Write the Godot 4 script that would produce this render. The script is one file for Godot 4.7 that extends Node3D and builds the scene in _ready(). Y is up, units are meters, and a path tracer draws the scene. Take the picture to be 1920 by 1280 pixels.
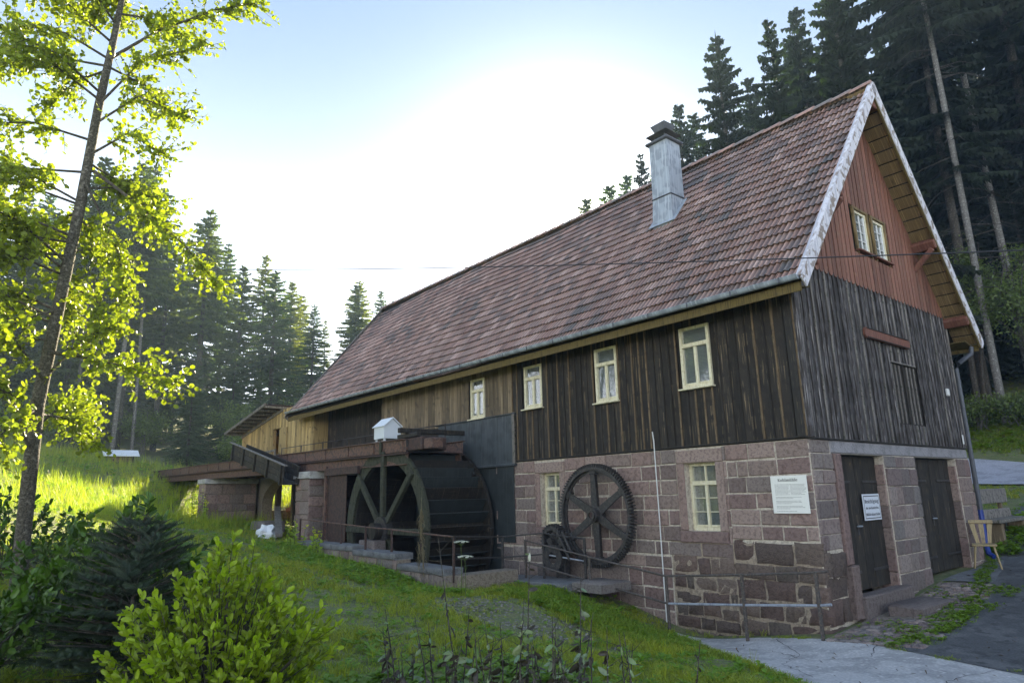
extends Node3D
# An old sandstone and timber mill in a wooded valley, low sun just above its ridge. Metres; y up.
# The long wall lies in the plane z = 0 (x from 0 to -19.5), the gable wall in the plane x = 0 (z from 0 to -7).

const CAM := Vector3(5.18, 1.666, 10.254)
var rng := RandomNumberGenerator.new()
var T := {}
var MT := {}
var cache := {}
var used := {}
var rbf_p: Array = []
var rbf_w := PackedFloat64Array()
var FL := Transform3D(Basis(Vector3.RIGHT, Vector3.UP, Vector3.BACK), Vector3.ZERO)
var FG := Transform3D(Basis(Vector3(0, 0, -1), Vector3.UP, Vector3.RIGHT), Vector3.ZERO)

func _ready() -> void:
	rng.seed = 7
	setup_view()
	make_textures()
	make_materials()
	solve_ground()
	build_ground()
	build_mill()
	build_roof()
	build_openings()
	build_undercroft()
	build_flume()
	build_wheel()
	build_gear()
	build_railings()
	build_yard()
	build_forest()
	build_near_plants()
	build_grass()

# ---------------------------------------------------------------- camera, sky, sun
func setup_view() -> void:
	var cam := Camera3D.new()
	cam.name = "camera"
	var f := Vector3(-0.74992971, 0.22393332, -0.62246229)
	var r := Vector3(0.6342561, -0.02394286, -0.77275219)
	var u := Vector3(0.18794849, 0.97431032, 0.12407561)
	cam.transform = Transform3D(Basis(r, u, -f), CAM).orthonormalized()
	cam.fov = 54.04
	cam.near = 0.05
	cam.far = 600.0
	add_child(cam)
	cam.current = true
	var env := Environment.new()
	env.background_mode = Environment.BG_SKY
	env.tonemap_mode = Environment.TONE_MAPPER_LINEAR
	env.tonemap_exposure = 8.6
	env.background_energy_multiplier = 1.0
	env.sdfgi_enabled = true
	env.ssao_enabled = true
	env.ssil_enabled = true
	env.fog_enabled = true
	env.fog_density = 0.0009
	env.fog_light_color = Color(0.78, 0.9, 1.0)
	var sky := Sky.new()
	var pm := PanoramaSkyMaterial.new()
	pm.panorama = ImageTexture.create_from_image(sky_image())
	sky.sky_material = pm
	env.sky = sky
	var we := WorldEnvironment.new()
	we.name = "world_environment"
	we.environment = env
	add_child(we)
	var sun := DirectionalLight3D.new()
	sun.name = "sun"
	sun.light_energy = 1.05
	sun.light_color = Color(1.0, 0.93, 0.78)
	sun.light_angular_distance = 0.5
	sun.shadow_enabled = true
	add_child(sun)
	sun.look_at_from_position(Vector3.ZERO, -SUN, Vector3.UP)

const SUN := Vector3(-0.66358736, 0.3828163, -0.64273128)   # towards the sun

func sky_image() -> Image:
	var w := 512
	var h := 256
	var im := Image.create(w, h, false, Image.FORMAT_RGBF)
	for j in h:
		var th := PI * (j + 0.5) / h
		var y := cos(th)
		for i in w:
			var an := (i + 0.5) / w * TAU
			var d := Vector3(sin(an) * sin(th), y, -cos(an) * sin(th))
			var low := pow(1.0 - clampf(y, 0.0, 1.0), 4.5)
			var c := Vector3(0.040, 0.061, 0.100).lerp(Vector3(0.93, 0.97, 1.02), low)
			var g := rad_to_deg(acos(clampf(d.dot(SUN), -1.0, 1.0)))
			c += Vector3(1.0, 0.96, 0.87) * (0.09 * exp(-g / 9.0)) + Vector3(1.0, 0.95, 0.82) * (1.8 * exp(-g / 3.2))
			if y < 0.0:
				c = Vector3(0.2, 0.22, 0.2)
			im.set_pixel(i, j, Color(c.x, c.y, c.z))
	return im

# ---------------------------------------------------------------- textures and materials
func noise_bytes(w: int, h: int, freq: float, sd: int, oct := 4, kind := FastNoiseLite.TYPE_SIMPLEX_SMOOTH) -> PackedByteArray:
	var n := FastNoiseLite.new()
	n.noise_type = kind
	n.seed = sd
	n.frequency = freq
	n.fractal_octaves = oct
	var im := n.get_seamless_image(w, h)
	if w != 256 or h != 256:
		im.resize(256, 256, Image.INTERPOLATE_CUBIC)
	im.convert(Image.FORMAT_L8)
	return im.get_data()

func sst(v: float, a: float, b: float) -> float:
	var t := clampf((v - a) / (b - a), 0.0, 1.0)
	return t * t * (3.0 - 2.0 * t)

# base colour a, mixed towards b by noise one and c by noise two; fine noise shifts the tone
func blend_tex(key: String, a: Color, b: Color, n1: PackedByteArray, l1: float, h1: float, c: Color, n2: PackedByteArray, l2: float, h2: float, fine: PackedByteArray, amp: float) -> void:
	var data := PackedByteArray()
	data.resize(256 * 256 * 3)
	for k in 65536:
		var t := sst(n1[k] / 255.0, l1, h1)
		var s := sst(n2[k] / 255.0, l2, h2)
		var f := 1.0 + amp * (fine[k] / 127.5 - 1.0)
		var q := a.lerp(b, t).lerp(c, s)
		data[k * 3] = int(255.0 * pow(clampf(q.r * f, 0.0, 1.0), 0.4545))
		data[k * 3 + 1] = int(255.0 * pow(clampf(q.g * f, 0.0, 1.0), 0.4545))
		data[k * 3 + 2] = int(255.0 * pow(clampf(q.b * f, 0.0, 1.0), 0.4545))
	var im := Image.create_from_data(256, 256, false, Image.FORMAT_RGB8, data)
	T[key] = ImageTexture.create_from_image(im)

func gray_tex(key: String, n: PackedByteArray) -> void:
	T[key] = ImageTexture.create_from_image(Image.create_from_data(256, 256, false, Image.FORMAT_L8, n))

func make_textures() -> void:
	var streak := noise_bytes(256, 6, 0.09, 3, 4)
	var streak2 := noise_bytes(256, 8, 0.14, 5, 4)
	var blot := noise_bytes(256, 256, 0.012, 11, 5)
	var blot2 := noise_bytes(256, 256, 0.03, 12, 5)
	var fine := noise_bytes(256, 256, 0.22, 13, 3)
	var mid := noise_bytes(256, 256, 0.07, 14, 4)
	var cell := noise_bytes(256, 256, 0.06, 15, 2, FastNoiseLite.TYPE_CELLULAR)
	T.streakb = null
	gray_tex("streakb", streak2)
	gray_tex("midb", mid)
	gray_tex("fineb", fine)
	gray_tex("cellb", cell)
	blend_tex("dark_wood", Color(0.025, 0.02, 0.015), Color(0.19, 0.14, 0.08), streak2, 0.6, 0.9, Color(0.018, 0.014, 0.011), blot, 0.5, 0.8, fine, 0.35)
	blend_tex("gray_wood", Color(0.043, 0.035, 0.031), Color(0.32, 0.295, 0.28), streak2, 0.52, 0.85, Color(0.10, 0.09, 0.09), blot, 0.45, 0.8, fine, 0.35)
	blend_tex("red_wood", Color(0.29, 0.13, 0.085), Color(0.19, 0.08, 0.055), streak, 0.4, 0.7, Color(0.27, 0.15, 0.095), blot2, 0.62, 0.85, fine, 0.2)
	blend_tex("yellow_wood", Color(0.50, 0.36, 0.15), Color(0.27, 0.18, 0.08), streak2, 0.45, 0.75, Color(0.14, 0.1, 0.05), blot, 0.68, 0.98, fine, 0.25)
	blend_tex("brown_wood", Color(0.17, 0.125, 0.075), Color(0.38, 0.29, 0.175), streak2, 0.5, 0.85, Color(0.09, 0.066, 0.042), blot, 0.6, 0.98, fine, 0.3)
	blend_tex("old_wood", Color(0.16, 0.14, 0.12), Color(0.32, 0.29, 0.25), streak2, 0.5, 0.8, Color(0.07, 0.075, 0.05), blot2, 0.55, 0.8, fine, 0.3)
	blend_tex("peeling", Color(0.62, 0.60, 0.60), Color(0.25, 0.20, 0.16), blot2, 0.55, 0.65, Color(0.45, 0.44, 0.47), streak, 0.5, 0.8, fine, 0.15)
	blend_tex("stone", Color(0.78, 0.78, 0.78), Color(0.52, 0.50, 0.50), blot2, 0.45, 0.75, Color(1.0, 0.95, 0.88), mid, 0.62, 0.85, fine, 0.3)
	blend_tex("mortar", Color(0.56, 0.49, 0.40), Color(0.40, 0.345, 0.28), blot2, 0.4, 0.7, Color(0.68, 0.62, 0.53), mid, 0.6, 0.85, fine, 0.25)
	blend_tex("tile", Color(0.88, 0.83, 0.82), Color(0.62, 0.58, 0.57), blot2, 0.42, 0.8, Color(1.0, 0.94, 0.92), mid, 0.58, 0.8, fine, 0.35)
	blend_tex("rust", Color(0.125, 0.066, 0.048), Color(0.065, 0.04, 0.033), blot2, 0.4, 0.7, Color(0.19, 0.105, 0.07), mid, 0.58, 0.82, fine, 0.35)
	blend_tex("iron", Color(0.036, 0.036, 0.038), Color(0.075, 0.07, 0.068), blot2, 0.45, 0.75, Color(0.10, 0.06, 0.04), mid, 0.64, 0.86, fine, 0.4)
	blend_tex("asphalt", Color(0.058, 0.062, 0.068), Color(0.09, 0.094, 0.10), blot, 0.4, 0.7, Color(0.035, 0.038, 0.042), blot2, 0.6, 0.8, fine, 0.5)
	blend_tex("concrete", Color(0.33, 0.335, 0.345), Color(0.24, 0.245, 0.255), blot, 0.4, 0.7, Color(0.4, 0.4, 0.41), mid, 0.6, 0.85, fine, 0.35)
	blend_tex("soil", Color(0.12, 0.15, 0.045), Color(0.17, 0.17, 0.07), blot2, 0.4, 0.7, Color(0.13, 0.115, 0.08), mid, 0.66, 0.85, fine, 0.4)
	blend_tex("gravel", Color(0.22, 0.22, 0.215), Color(0.12, 0.125, 0.09), blot2, 0.4, 0.6, Color(0.33, 0.33, 0.34), cell, 0.5, 0.9, fine, 0.45)
	blend_tex("forest_floor", Color(0.045, 0.05, 0.02), Color(0.07, 0.055, 0.03), blot2, 0.4, 0.7, Color(0.03, 0.045, 0.015), mid, 0.5, 0.8, fine, 0.4)
	blend_tex("bark", Color(0.15, 0.14, 0.12), Color(0.055, 0.05, 0.042), mid, 0.4, 0.65, Color(0.30, 0.29, 0.26), blot2, 0.6, 0.8, fine, 0.4)
	blend_tex("zinc", Color(0.34, 0.38, 0.43), Color(0.24, 0.27, 0.31), blot, 0.4, 0.7, Color(0.45, 0.49, 0.54), streak, 0.55, 0.85, fine, 0.1)
	blend_tex("tar", Color(0.052, 0.062, 0.070), Color(0.035, 0.042, 0.047), blot, 0.4, 0.7, Color(0.08, 0.09, 0.095), streak, 0.6, 0.9, fine, 0.25)
	blend_tex("paint", Color(0.72, 0.66, 0.46), Color(0.58, 0.51, 0.33), blot2, 0.5, 0.75, Color(0.80, 0.76, 0.6), streak, 0.55, 0.85, fine, 0.08)

func mk(key: String, tex: String, tint: Color, rough: float, scale := 1.0, bump := "", depth := 0.5) -> StandardMaterial3D:
	var m := StandardMaterial3D.new()
	m.resource_name = key
	m.albedo_color = tint.linear_to_srgb()
	m.roughness = rough
	m.cull_mode = BaseMaterial3D.CULL_DISABLED
	if tex != "":
		m.albedo_texture = T[tex]
		m.uv1_triplanar = true
		m.uv1_world_triplanar = true
		m.uv1_scale = Vector3.ONE * scale
		if bump != "":
			m.heightmap_enabled = true
			m.heightmap_texture = T[bump]
			m.heightmap_scale = depth
	MT[key] = m
	return m

func leafmat(key: String, c: Color, back: Color, rough := 0.45) -> StandardMaterial3D:
	var m := mk(key, "", c, rough)
	m.vertex_color_use_as_albedo = true
	m.backlight_enabled = true
	m.backlight = back
	return m

func make_materials() -> void:
	var w := Color.WHITE
	for k in 4:
		var t: float = [0.75, 0.95, 1.15, 0.6][k]
		mk("dark_board%d" % k, "dark_wood", Color(t, t * 0.97, t * 0.93), 0.8, 0.7 + 0.13 * k, "streakb", 0.4)
		mk("gray_board%d" % k, "gray_wood", Color(t, t, t * 1.02), 0.8, 0.7 + 0.13 * k, "streakb", 0.5)
		mk("red_board%d" % k, "red_wood", Color(t, t * 0.94, t * 0.9) * 0.85, 0.7, 0.6 + 0.1 * k, "streakb", 0.3)
		mk("yellow_board%d" % k, "yellow_wood", Color(t, t, t), 0.8, 0.6 + 0.1 * k, "streakb", 0.4)
		mk("brown_board%d" % k, "brown_wood", Color(t, t, t), 0.8, 0.6 + 0.1 * k, "streakb", 0.4)
	mk("batten", "brown_wood", Color(0.72, 0.67, 0.6), 0.85, 1.3, "streakb", 0.4)
	mk("gray_batten", "old_wood", Color(0.95, 0.95, 1.0), 0.85, 1.0, "streakb", 0.4)
	mk("old_wood", "old_wood", w, 0.85, 0.9, "streakb", 0.6)
	mk("mossy_wood", "old_wood", Color(0.24, 0.28, 0.2), 0.85, 0.9, "streakb", 0.6)
	mk("black_wood", "dark_wood", Color(0.6, 0.6, 0.6), 0.7, 1.0, "streakb", 0.5)
	mk("peeling", "peeling", Color(1.1, 1.1, 1.15), 0.75, 0.55, "midb", 0.2)
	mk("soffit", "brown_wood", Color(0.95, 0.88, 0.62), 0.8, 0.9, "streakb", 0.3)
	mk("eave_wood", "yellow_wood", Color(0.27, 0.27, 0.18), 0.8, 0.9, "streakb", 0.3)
	mk("red_beam", "red_wood", Color(0.7, 0.62, 0.62), 0.75, 0.9, "streakb", 0.3)
	var st := [Color(0.35, 0.245, 0.21), Color(0.27, 0.185, 0.165), Color(0.32, 0.24, 0.205), Color(0.235, 0.175, 0.155), Color(0.41, 0.305, 0.26), Color(0.28, 0.225, 0.20)]
	for k in 6:
		mk("stone%d" % k, "stone", st[k], 0.9, 1.1 + 0.17 * k, "midb", 0.9)
		mk("rubble%d" % k, "stone", Color(st[k].r * 0.58, st[k].g * 0.58, st[k].b * 0.55), 0.95, 1.3 + 0.17 * k, "midb", 1.6)
		mk("graystone%d" % k, "stone", Color(st[k].r * 0.86, st[k].g * 0.95, st[k].b * 1.0), 0.9, 1.1 + 0.17 * k, "midb", 0.9)
	mk("lintel", "concrete", Color(0.85, 0.8, 0.8), 0.9, 0.9, "midb", 0.5)
	mk("bench_wood", "old_wood", Color(1.15, 1.15, 1.2), 0.8, 0.9, "streakb", 0.5)
	mk("cap_stone", "concrete", Color(1.25, 1.2, 1.1), 0.9, 0.9, "midb", 0.8)
	mk("mortar_mid", "mortar", Color(0.62, 0.57, 0.52), 0.95, 1.2, "midb", 1.0)
	mk("mortar", "mortar", w, 0.95, 1.2, "midb", 1.0)
	mk("mortar_dark", "mortar", Color(0.42, 0.40, 0.38), 0.95, 1.2, "midb", 1.0)
	var tl := [Color(0.52, 0.325, 0.25), Color(0.42, 0.265, 0.205), Color(0.62, 0.41, 0.325), Color(0.35, 0.255, 0.21), Color(0.25, 0.215, 0.185), Color(0.53, 0.37, 0.295), Color(0.74, 0.53, 0.44)]
	for k in 7:
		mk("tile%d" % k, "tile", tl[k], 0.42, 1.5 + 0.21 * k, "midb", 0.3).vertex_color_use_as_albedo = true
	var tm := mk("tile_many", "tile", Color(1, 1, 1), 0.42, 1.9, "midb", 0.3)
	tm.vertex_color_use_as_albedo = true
	mk("rust", "rust", w, 0.75, 0.8, "midb", 0.3)
	mk("rust_dark", "rust", Color(0.5, 0.5, 0.55), 0.75, 0.9, "midb", 0.3)
	mk("iron", "iron", w, 0.5, 1.6, "midb", 0.25).metallic = 0.35
	mk("pipe", "iron", Color(1.5, 1.35, 1.2), 0.55, 2.0)
	mk("pipe_pale", "zinc", Color(0.9, 0.88, 0.9), 0.45, 2.0)
	mk("asphalt", "asphalt", Color(1.35, 1.3, 1.25), 0.75, 0.45, "fineb", 0.5)
	mk("concrete", "concrete", Color(1.4, 1.34, 1.28), 0.85, 0.4, "fineb", 0.5)
	mk("slab", "concrete", Color(0.5, 0.5, 0.5), 0.9, 0.8, "midb", 0.8)
	mk("road_skylit", "concrete", Color(1.25, 1.22, 1.3), 0.85, 0.3)  # sky light lying on the road put into a paler, bluer tint
	mk("soil", "soil", w, 1.0, 0.35, "midb", 3.0)
	mk("gravel", "gravel", w, 0.95, 0.9, "cellb", 1.0)
	mk("forest_floor", "forest_floor", w, 1.0, 0.2, "midb", 4.0)
	mk("bark", "bark", w, 0.9, 2.2, "midb", 1.2)
	mk("bark_pale", "bark", Color(1.15, 1.15, 1.2), 0.9, 1.2, "midb", 1.2)
	mk("bark_alder", "bark", Color(0.6, 0.57, 0.52), 0.9, 2.2, "midb", 1.5)
	mk("bark_dark", "bark", Color(0.5, 0.46, 0.42), 0.9, 1.2, "midb", 1.2)
	mk("zinc", "zinc", w, 0.5, 0.9).metallic = 0.15
	mk("zinc_dark", "zinc", Color(0.25, 0.24, 0.25), 0.5, 0.9)
	mk("tar", "tar", w, 0.6, 0.7, "midb", 0.2)
	mk("tar_dark", "tar", Color(0.45, 0.48, 0.45), 0.6, 0.7, "midb", 0.2)
	mk("paint", "paint", w, 0.5, 1.2)
	mk("paint_white", "", Color(0.7, 0.7, 0.68), 0.5)
	mk("sign_white", "", Color(0.80, 0.79, 0.73), 0.5)
	mk("sign_blue_white", "", Color(0.66, 0.69, 0.74), 0.45)
	mk("ink", "", Color(0.02, 0.02, 0.03), 0.6)
	mk("ink_soft", "", Color(0.05, 0.05, 0.04), 0.6)
	mk("ink_pale", "", Color(0.33, 0.32, 0.29), 0.6)
	mk("blue", "", Color(0.01, 0.035, 0.22), 0.45)
	mk("dark_void", "", Color(0.02, 0.02, 0.02), 0.95)
	mk("plaster", "mortar", Color(0.3, 0.28, 0.25), 0.95, 0.6, "midb", 0.5)
	mk("house_white", "", Color(0.62, 0.66, 0.70), 0.6)
	mk("house_roof", "", Color(0.66, 0.69, 0.73), 0.5)
	mk("pine", "yellow_wood", Color(0.8, 0.85, 1.0), 0.55, 1.4)
	mk("sack", "", Color(0.7, 0.72, 0.74), 0.8)
	mk("wire", "", Color(0.02, 0.02, 0.025), 0.5)
	mk("moss", "soil", Color(0.7, 0.9, 0.5), 1.0, 2.0, "midb", 1.0)
	var gl := mk("glass", "", Color(0.9, 0.95, 0.95, 1.0), 0.02)
	gl.albedo_color = Color(0.9, 0.95, 0.95, 0.08)
	gl.transparency = BaseMaterial3D.TRANSPARENCY_ALPHA
	leafmat("alder_leaf", Color(0.32, 0.43, 0.035), Color(1, 1, 0.7))
	leafmat("bush_leaf", Color(0.41, 0.53, 0.04), Color(0.9, 1, 0.6), 0.4)
	leafmat("dark_leaf", Color(0.10, 0.19, 0.035), Color(0.7, 0.8, 0.5), 0.4)
	leafmat("shrub_leaf", Color(0.24, 0.32, 0.10), Color(0.9, 1, 0.5))
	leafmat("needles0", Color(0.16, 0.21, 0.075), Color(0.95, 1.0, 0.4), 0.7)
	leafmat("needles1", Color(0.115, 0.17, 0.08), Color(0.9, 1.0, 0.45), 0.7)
	leafmat("needles3", Color(0.032, 0.05, 0.023), Color(0.7, 0.8, 0.3), 0.7)  # shade of the forest behind the gable put into darker needles
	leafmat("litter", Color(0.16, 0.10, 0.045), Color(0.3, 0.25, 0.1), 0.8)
	leafmat("needles2", Color(0.30, 0.33, 0.10), Color(1.0, 1.05, 0.4), 0.7)  # yellow sunlight through the crowns put into a lighter needle colour
	leafmat("needles_near", Color(0.04, 0.072, 0.03), Color(0.3, 0.35, 0.15), 0.6)
	leafmat("grass", Color(0.57, 0.61, 0.12), Color(0.95, 1, 0.6), 0.55)
	leafmat("weed", Color(0.20, 0.24, 0.14), Color(0.4, 0.45, 0.2), 0.45)
	leafmat("straw", Color(0.16, 0.13, 0.07), Color(0.1, 0.09, 0.03), 0.8)
	leafmat("petal", Color(0.55, 0.56, 0.45), Color(0.3, 0.3, 0.2), 0.7)

# ---------------------------------------------------------------- nodes
func numbered(n: String) -> String:
	if not used.has(n):
		used[n] = 0
		return n
	used[n] += 1
	return "%s_%03d" % [n, used[n]]

func thing(n: String, label: String, cat: String, at := Vector3.ZERO, group := "") -> Node3D:
	var o := Node3D.new()
	o.name = numbered(n)
	o.position = at
	tag(o, label, cat, group)
	add_child(o)
	return o

func tag(o: Node, label: String, cat: String, group := "") -> void:
	o.set_meta("label", label)
	o.set_meta("category", cat)
	if group != "":
		o.set_meta("group", group)

func part(parent: Node, n: String, mesh: Mesh, mat: Material, xf := Transform3D.IDENTITY, local := false) -> MeshInstance3D:
	var o := MeshInstance3D.new()
	var key := str(parent.get_instance_id()) + n
	if parent == self:
		key = n
	o.name = numbered(key).replace(str(parent.get_instance_id()), "") if parent != self else numbered(n)
	o.mesh = mesh
	o.material_override = mat
	# xf is given in the frame of the whole thing, also for pieces of a part
	if parent is MeshInstance3D and not local:
		xf = parent.transform.affine_inverse() * xf
	o.transform = xf
	parent.add_child(o, true)
	return o

func lpart(parent: Node, n: String, mesh: Mesh, mat: Material, xf := Transform3D.IDENTITY) -> MeshInstance3D:
	return part(parent, n, mesh, mat, xf, true)

func struct(n: String, mesh: Mesh, mat: Material) -> MeshInstance3D:
	var o := part(self, n, mesh, mat)
	o.set_meta("kind", "structure")
	return o

func multi(parent: Node, n: String, mesh: Mesh, mat: Material, xs: Array, cols: Array) -> MultiMeshInstance3D:
	var mm := MultiMesh.new()
	mm.transform_format = MultiMesh.TRANSFORM_3D
	mm.use_colors = cols.size() > 0
	mm.mesh = mesh
	mm.instance_count = xs.size()
	for k in xs.size():
		mm.set_instance_transform(k, xs[k])
		if cols.size() > 0:
			mm.set_instance_color(k, cols[k])
	var o := MultiMeshInstance3D.new()
	o.name = numbered(n) if parent == self else n
	o.multimesh = mm
	o.material_override = mat
	o.set_meta("kind", "stuff")
	parent.add_child(o, true)
	return o

# ---------------------------------------------------------------- mesh helpers
func ST() -> SurfaceTool:
	var st := SurfaceTool.new()
	st.begin(Mesh.PRIMITIVE_TRIANGLES)
	st.set_smooth_group(-1)
	return st

func done(st: SurfaceTool, smooth := false) -> ArrayMesh:
	st.generate_normals()
	return st.commit()

func tri(st: SurfaceTool, a: Vector3, b: Vector3, c: Vector3, inside: Vector3) -> void:
	var n := (c - a).cross(b - a)
	if n.dot((a + b + c) / 3.0 - inside) < 0.0:
		var t := b
		b = c
		c = t
	st.add_vertex(a)
	st.add_vertex(b)
	st.add_vertex(c)

func quad(st: SurfaceTool, a: Vector3, b: Vector3, c: Vector3, d: Vector3, inside: Vector3) -> void:
	tri(st, a, b, c, inside)
	tri(st, a, c, d, inside)

# a box with chamfered edges
func add_box(st: SurfaceTool, xf: Transform3D, s: Vector3, b := 0.006) -> void:
	var h := s * 0.5
	b = minf(b, minf(h.x, minf(h.y, h.z)) * 0.6)
	var o := xf.origin
	var P := func(x: float, y: float, z: float) -> Vector3: return xf * Vector3(x, y, z)
	var ix := h.x - b
	var iy := h.y - b
	var iz := h.z - b
	for sg: float in [-1.0, 1.0]:
		quad(st, P.call(sg * h.x, -iy, -iz), P.call(sg * h.x, iy, -iz), P.call(sg * h.x, iy, iz), P.call(sg * h.x, -iy, iz), o)
		quad(st, P.call(-ix, sg * h.y, -iz), P.call(ix, sg * h.y, -iz), P.call(ix, sg * h.y, iz), P.call(-ix, sg * h.y, iz), o)
		quad(st, P.call(-ix, -iy, sg * h.z), P.call(ix, -iy, sg * h.z), P.call(ix, iy, sg * h.z), P.call(-ix, iy, sg * h.z), o)
		for sk: float in [-1.0, 1.0]:
			quad(st, P.call(sg * h.x, sk * iy, -iz), P.call(sg * h.x, sk * iy, iz), P.call(sg * ix, sk * h.y, iz), P.call(sg * ix, sk * h.y, -iz), o)
			quad(st, P.call(sg * h.x, -iy, sk * iz), P.call(sg * h.x, iy, sk * iz), P.call(sg * ix, iy, sk * h.z), P.call(sg * ix, -iy, sk * h.z), o)
			quad(st, P.call(-ix, sg * h.y, sk * iz), P.call(ix, sg * h.y, sk * iz), P.call(ix, sg * iy, sk * h.z), P.call(-ix, sg * iy, sk * h.z), o)
			for sm: float in [-1.0, 1.0]:
				tri(st, P.call(sg * h.x, sk * iy, sm * iz), P.call(sg * ix, sk * h.y, sm * iz), P.call(sg * ix, sk * iy, sm * h.z), o)

func box(s: Vector3, b := 0.006) -> Mesh:
	var key := "b%.3f_%.3f_%.3f_%.3f" % [s.x, s.y, s.z, b]
	if not cache.has(key):
		var st := ST()
		add_box(st, Transform3D.IDENTITY, s, b)
		cache[key] = done(st)
	return cache[key]

func T3(o: Vector3, b := Basis.IDENTITY) -> Transform3D:
	return Transform3D(b, o)

# a box from a to b (its length), with given section
func beam_xf(a: Vector3, b: Vector3, up := Vector3.UP) -> Transform3D:
	var x := (b - a).normalized()
	if absf(x.dot(up)) > 0.98:
		up = Vector3.BACK
	var z := x.cross(up).normalized()
	return Transform3D(Basis(x, z.cross(x), z), (a + b) * 0.5)

func beam(parent: Node, n: String, a: Vector3, b: Vector3, hh: float, ww: float, mat: Material, bev := 0.006, up := Vector3.UP) -> MeshInstance3D:
	return part(parent, n, box(Vector3(snappedf((b - a).length(), 0.001), hh, ww), bev), mat, beam_xf(a, b, up))

func add_tube(st: SurfaceTool, pts: Array, rad: Array, sides := 8) -> void:
	st.set_smooth_group(0)
	var n := pts.size()
	var rings := []
	var up := Vector3.UP
	for k in n:
		var d: Vector3 = (pts[mini(k + 1, n - 1)] - pts[maxi(k - 1, 0)]).normalized()
		if absf(d.dot(up)) > 0.97:
			up = Vector3.RIGHT
		var e := d.cross(up).normalized()
		var f := e.cross(d).normalized()
		var r: float = rad[mini(k, rad.size() - 1)]
		var ring := []
		for s in sides:
			var a := TAU * s / sides
			ring.append(pts[k] + (e * cos(a) + f * sin(a)) * r)
		rings.append(ring)
	for k in n - 1:
		var c: Vector3 = (pts[k] + pts[k + 1]) * 0.5
		for s in sides:
			var s2 := (s + 1) % sides
			quad(st, rings[k][s], rings[k][s2], rings[k + 1][s2], rings[k + 1][s], c)
	st.set_smooth_group(-1)
	for s in sides - 2:
		tri(st, rings[0][0], rings[0][s + 1], rings[0][s + 2], pts[1])
		tri(st, rings[n - 1][0], rings[n - 1][s + 1], rings[n - 1][s + 2], pts[n - 2])

func tube(pts: Array, rad: Array, sides := 8) -> Mesh:
	var st := ST()
	add_tube(st, pts, rad, sides)
	return done(st)

# polygon in x-y (convex or not), extruded along z from z0 to z1
func add_prism(st: SurfaceTool, poly: PackedVector2Array, z0: float, z1: float, xf := Transform3D.IDENTITY) -> void:
	var idx := Geometry2D.triangulate_polygon(poly)
	var cw := Geometry2D.is_polygon_clockwise(poly)
	for k in range(0, idx.size(), 3):
		var a := poly[idx[k]]
		var b := poly[idx[k + 1]]
		var c := poly[idx[k + 2]]
		var m := (a + b + c) / 3.0
		tri(st, xf * Vector3(a.x, a.y, z1), xf * Vector3(b.x, b.y, z1), xf * Vector3(c.x, c.y, z1), xf * Vector3(m.x, m.y, z0))
		tri(st, xf * Vector3(a.x, a.y, z0), xf * Vector3(b.x, b.y, z0), xf * Vector3(c.x, c.y, z0), xf * Vector3(m.x, m.y, z1))
	for k in poly.size():
		var a := poly[k]
		var b := poly[(k + 1) % poly.size()]
		var e := (b - a).normalized()
		var nn := Vector2(-e.y, e.x) if not cw else Vector2(e.y, -e.x)
		var m := (a + b) * 0.5 + nn * 0.01
		quad(st, xf * Vector3(a.x, a.y, z0), xf * Vector3(b.x, b.y, z0), xf * Vector3(b.x, b.y, z1), xf * Vector3(a.x, a.y, z1), xf * Vector3(m.x, m.y, (z0 + z1) * 0.5))

func prism(poly: PackedVector2Array, z0: float, z1: float) -> Mesh:
	var st := ST()
	add_prism(st, poly, z0, z1)
	return done(st)

# a hewn stone: a block whose front (+z) bulges unevenly and whose edges are worn
func stone_mesh(s: Vector3, rough: float) -> Mesh:
	var st := ST()
	var nx := 3 if s.x > 0.3 else 2
	var ny := 2
	var b := minf(0.012 + rough * 0.35, minf(s.x, s.y) * 0.2)
	var g := []
	for j in ny + 3:
		var row := []
		for i in nx + 3:
			var fx := clampf((i - 1) / float(nx), 0.0, 1.0)
			var fy := clampf((j - 1) / float(ny), 0.0, 1.0)
			var edge := i == 0 or j == 0 or i == nx + 2 or j == ny + 2
			var x := lerpf(-s.x * 0.5 + b, s.x * 0.5 - b, fx)
			var y := lerpf(-s.y * 0.5 + b, s.y * 0.5 - b, fy)
			if i == 0: x = -s.x * 0.5
			if i == nx + 2: x = s.x * 0.5
			if j == 0: y = -s.y * 0.5
			if j == ny + 2: y = s.y * 0.5
			var z := s.z * 0.5 - (b if edge else 0.0) + rng.randf_range(-1, 1) * rough * (0.5 if edge else 1.0)
			if not edge or true:
				x += rng.randf_range(-1, 1) * minf(rough * 0.6, b * 0.45)
				y += rng.randf_range(-1, 1) * minf(rough * 0.6, b * 0.45)
			row.append(Vector3(x, y, z))
		g.append(row)
	st.set_smooth_group(0 if rough > 0.01 else -1)
	for j in ny + 2:
		for i in nx + 2:
			quad(st, g[j][i], g[j][i + 1], g[j + 1][i + 1], g[j + 1][i], Vector3(g[j][i].x, g[j][i].y, -9))
	st.set_smooth_group(-1)
	var zb := -s.z * 0.5
	for i in nx + 2:
		for j in [0, ny + 2]:
			var a: Vector3 = g[j][i]
			var c: Vector3 = g[j][i + 1]
			quad(st, a, c, Vector3(c.x, c.y, zb), Vector3(a.x, a.y, zb), Vector3(0, 0, 0))
	for j in ny + 2:
		for i in [0, nx + 2]:
			var a: Vector3 = g[j][i]
			var c: Vector3 = g[j + 1][i]
			quad(st, a, c, Vector3(c.x, c.y, zb), Vector3(a.x, a.y, zb), Vector3(0, 0, 0))
	return done(st)

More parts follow.
